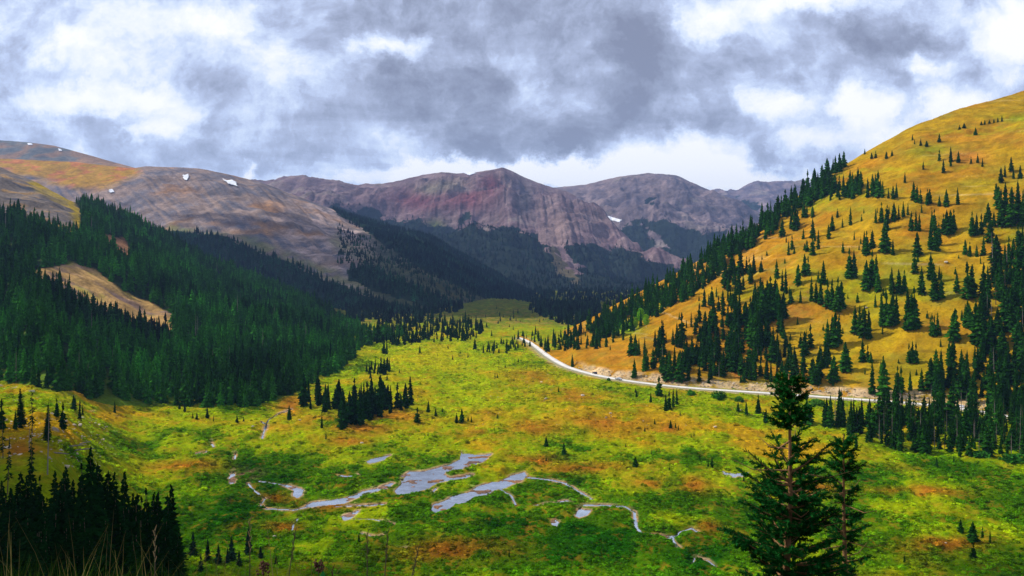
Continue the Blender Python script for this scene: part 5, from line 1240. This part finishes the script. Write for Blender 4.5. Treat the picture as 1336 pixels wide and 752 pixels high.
BL = [  # x, y, rx, ry, amount  (bright > 0, dark < 0)
    (215, 135, 55, 40, .40), (110, 130, 95, 20, .34), (95, 55, 50, 30, .36), (165, 15, 50, 35, .34), (280, 22, 70, 22, .24), (300, 120, 110, 60, .12), (500, 58, 55, 20, .50), (160, 100, 160, 90, .06), (312, 214, 10, 14, .4), (200, 165, 40, 14, .3),
    (620, 228, 150, 16, .62), (780, 222, 110, 20, .62), (900, 205, 80, 34, .70), (960, 232, 110, 24, .75), (700, 222, 200, 14, .3), (890, 175, 30, 20, .35),
    (1120, 145, 45, 28, .44), (1010, 145, 45, 22, .42), (1060, 185, 60, 22, .35), (1050, 8, 90, 20, .46), (925, 20, 60, 30, .38), (1325, 60, 55, 75, .62), (1230, 130, 50, 28, .46), (1210, 80, 40, 14, .30), (1270, 40, 40, 30, .2), (1170, 190, 50, 22, .34),
    (720, 40, 170, 80, -.12), (560, 110, 110, 30, -.26), (520, 150, 130, 50, -.22), (760, 175, 180, 34, -.20), (850, 110, 110, 60, -.08), (1190, 45, 90, 24, -.26), (1000, 80, 90, 40, -.15), (1150, 55, 60, 18, -.12), (380, 200, 120, 24, -.2), (60, 175, 120, 26, -.12), (990, 205, 60, 14, -.10), (620, 20, 100, 40, -.1), (1175, 95, 45, 40, -.16)]
acc = math_(nt, 'ADD', math_(nt, 'MULTIPLY', nz1, .8), math_(nt, 'MULTIPLY', nz2, 1.15))
nz3 = noise(nt, wp.outputs[0], 17, 8, .62, 0)
acc = math_(nt, 'ADD', acc, math_(nt, 'MULTIPLY', nz3, .75))
def billow(sc, det):
    vo = N(nt, 'ShaderNodeTexVoronoi', feature='F1'); vo.inputs['Scale'].default_value = sc; vo.inputs['Detail'].default_value = det; vo.inputs['Roughness'].default_value = .62; vo.normalize = True
    nt.links.new(wp.outputs[0], vo.inputs['Vector']); return vo.outputs['Distance']
acc = math_(nt, 'ADD', acc, math_(nt, 'MULTIPLY', billow(7, 5), -.75))
acc = math_(nt, 'ADD', acc, -.675)
for x, y, rx, ry, a in BL:
    s = N(nt, 'ShaderNodeVectorMath', operation='SUBTRACT'); nt.links.new(wp.outputs[0], s.inputs[0]); s.inputs[1].default_value = ((x - CX) / F, (HY - y) / F, 0)
    d = N(nt, 'ShaderNodeVectorMath', operation='MULTIPLY'); nt.links.new(s.outputs[0], d.inputs[0]); d.inputs[1].default_value = (F / rx / 1.3, F / ry / 1.3, 0)
    l = N(nt, 'ShaderNodeVectorMath', operation='LENGTH'); nt.links.new(d.outputs[0], l.inputs[0])
    g = N(nt, 'ShaderNodeMapRange', interpolation_type='SMOOTHSTEP'); nt.links.new(l.outputs['Value'], g.inputs[0]); g.inputs[1].default_value = 0; g.inputs[2].default_value = 1.15; g.inputs[3].default_value = a; g.inputs[4].default_value = 0
    acc = math_(nt, 'ADD', acc, g.outputs[0])
acc = math_(nt, 'ADD', math_(nt, 'MULTIPLY', math_(nt, 'ADD', acc, -.48), 1.22), .485)
cr = N(nt, 'ShaderNodeValToRGB'); nt.links.new(acc, cr.inputs[0]); e = cr.color_ramp.elements
e[0].position = 0; e[0].color = (.235, .26, .36, 1); e[1].position = 1.0; e[1].color = (1.06, 1.06, 1.06, 1)
for p_, c_ in ((.20, (.32, .36, .49, 1)), (.38, (.44, .50, .68, 1)), (.50, (.56, .65, .88, 1)), (.60, (.68, .78, .97, 1)), (.74, (.88, .93, 1.03, 1)), (.92, (1.02, 1.03, 1.05, 1))):
    q_ = e.new(p_); q_.color = c_
low_ = mrange(nt, sp.outputs[2], -.02, .0, 0, 1)
colr = mixrgb(nt, low_, (.05, .06, .04), cr.outputs[0])
nt.links.new(colr, bg2.inputs[0]); bg2.inputs[1].default_value = 1.0
mx.inputs[0].default_value = .93
nt.links.new(bg.outputs[0], mx.inputs[1]); nt.links.new(bg2.outputs[0], mx.inputs[2]); nt.links.new(mx.outputs[0], out.inputs[0])
w.cycles.sampling_method = 'MANUAL'; w.cycles.sample_map_resolution = 512

# sun
sl = bpy.data.lights.new('sun', 'SUN'); sl.energy = 4.9; sl.angle = math.radians(.5); sl.color = (1, .95, .86)
so = bpy.data.objects.new('sun', sl); C.objects.link(so); so.rotation_euler = Vector(sd).to_track_quat('Z', 'Y').to_euler()

# camera
cam = bpy.data.cameras.new('camera'); co = bpy.data.objects.new('camera', cam); C.objects.link(co); scn.camera = co
co.location = (0, 0, 0); co.rotation_euler = (PI / 2, 0, 0); cam.sensor_width = 36; cam.lens = 36 * F / 1336
cam.shift_y = -(376 - HY) / 1336; cam.clip_start = .05; cam.clip_end = 60000
vs_ = scn.view_settings; vs_.view_transform = 'Standard'; vs_.look = 'None'; vs_.exposure = .15; vs_.gamma = 1; vs_.use_curve_mapping = False
scn.cycles.max_bounces = 5; scn.cycles.volume_bounces = 0; scn.cycles.transparent_max_bounces = 4; scn.cycles.use_denoising = True; scn.cycles.use_adaptive_sampling = True
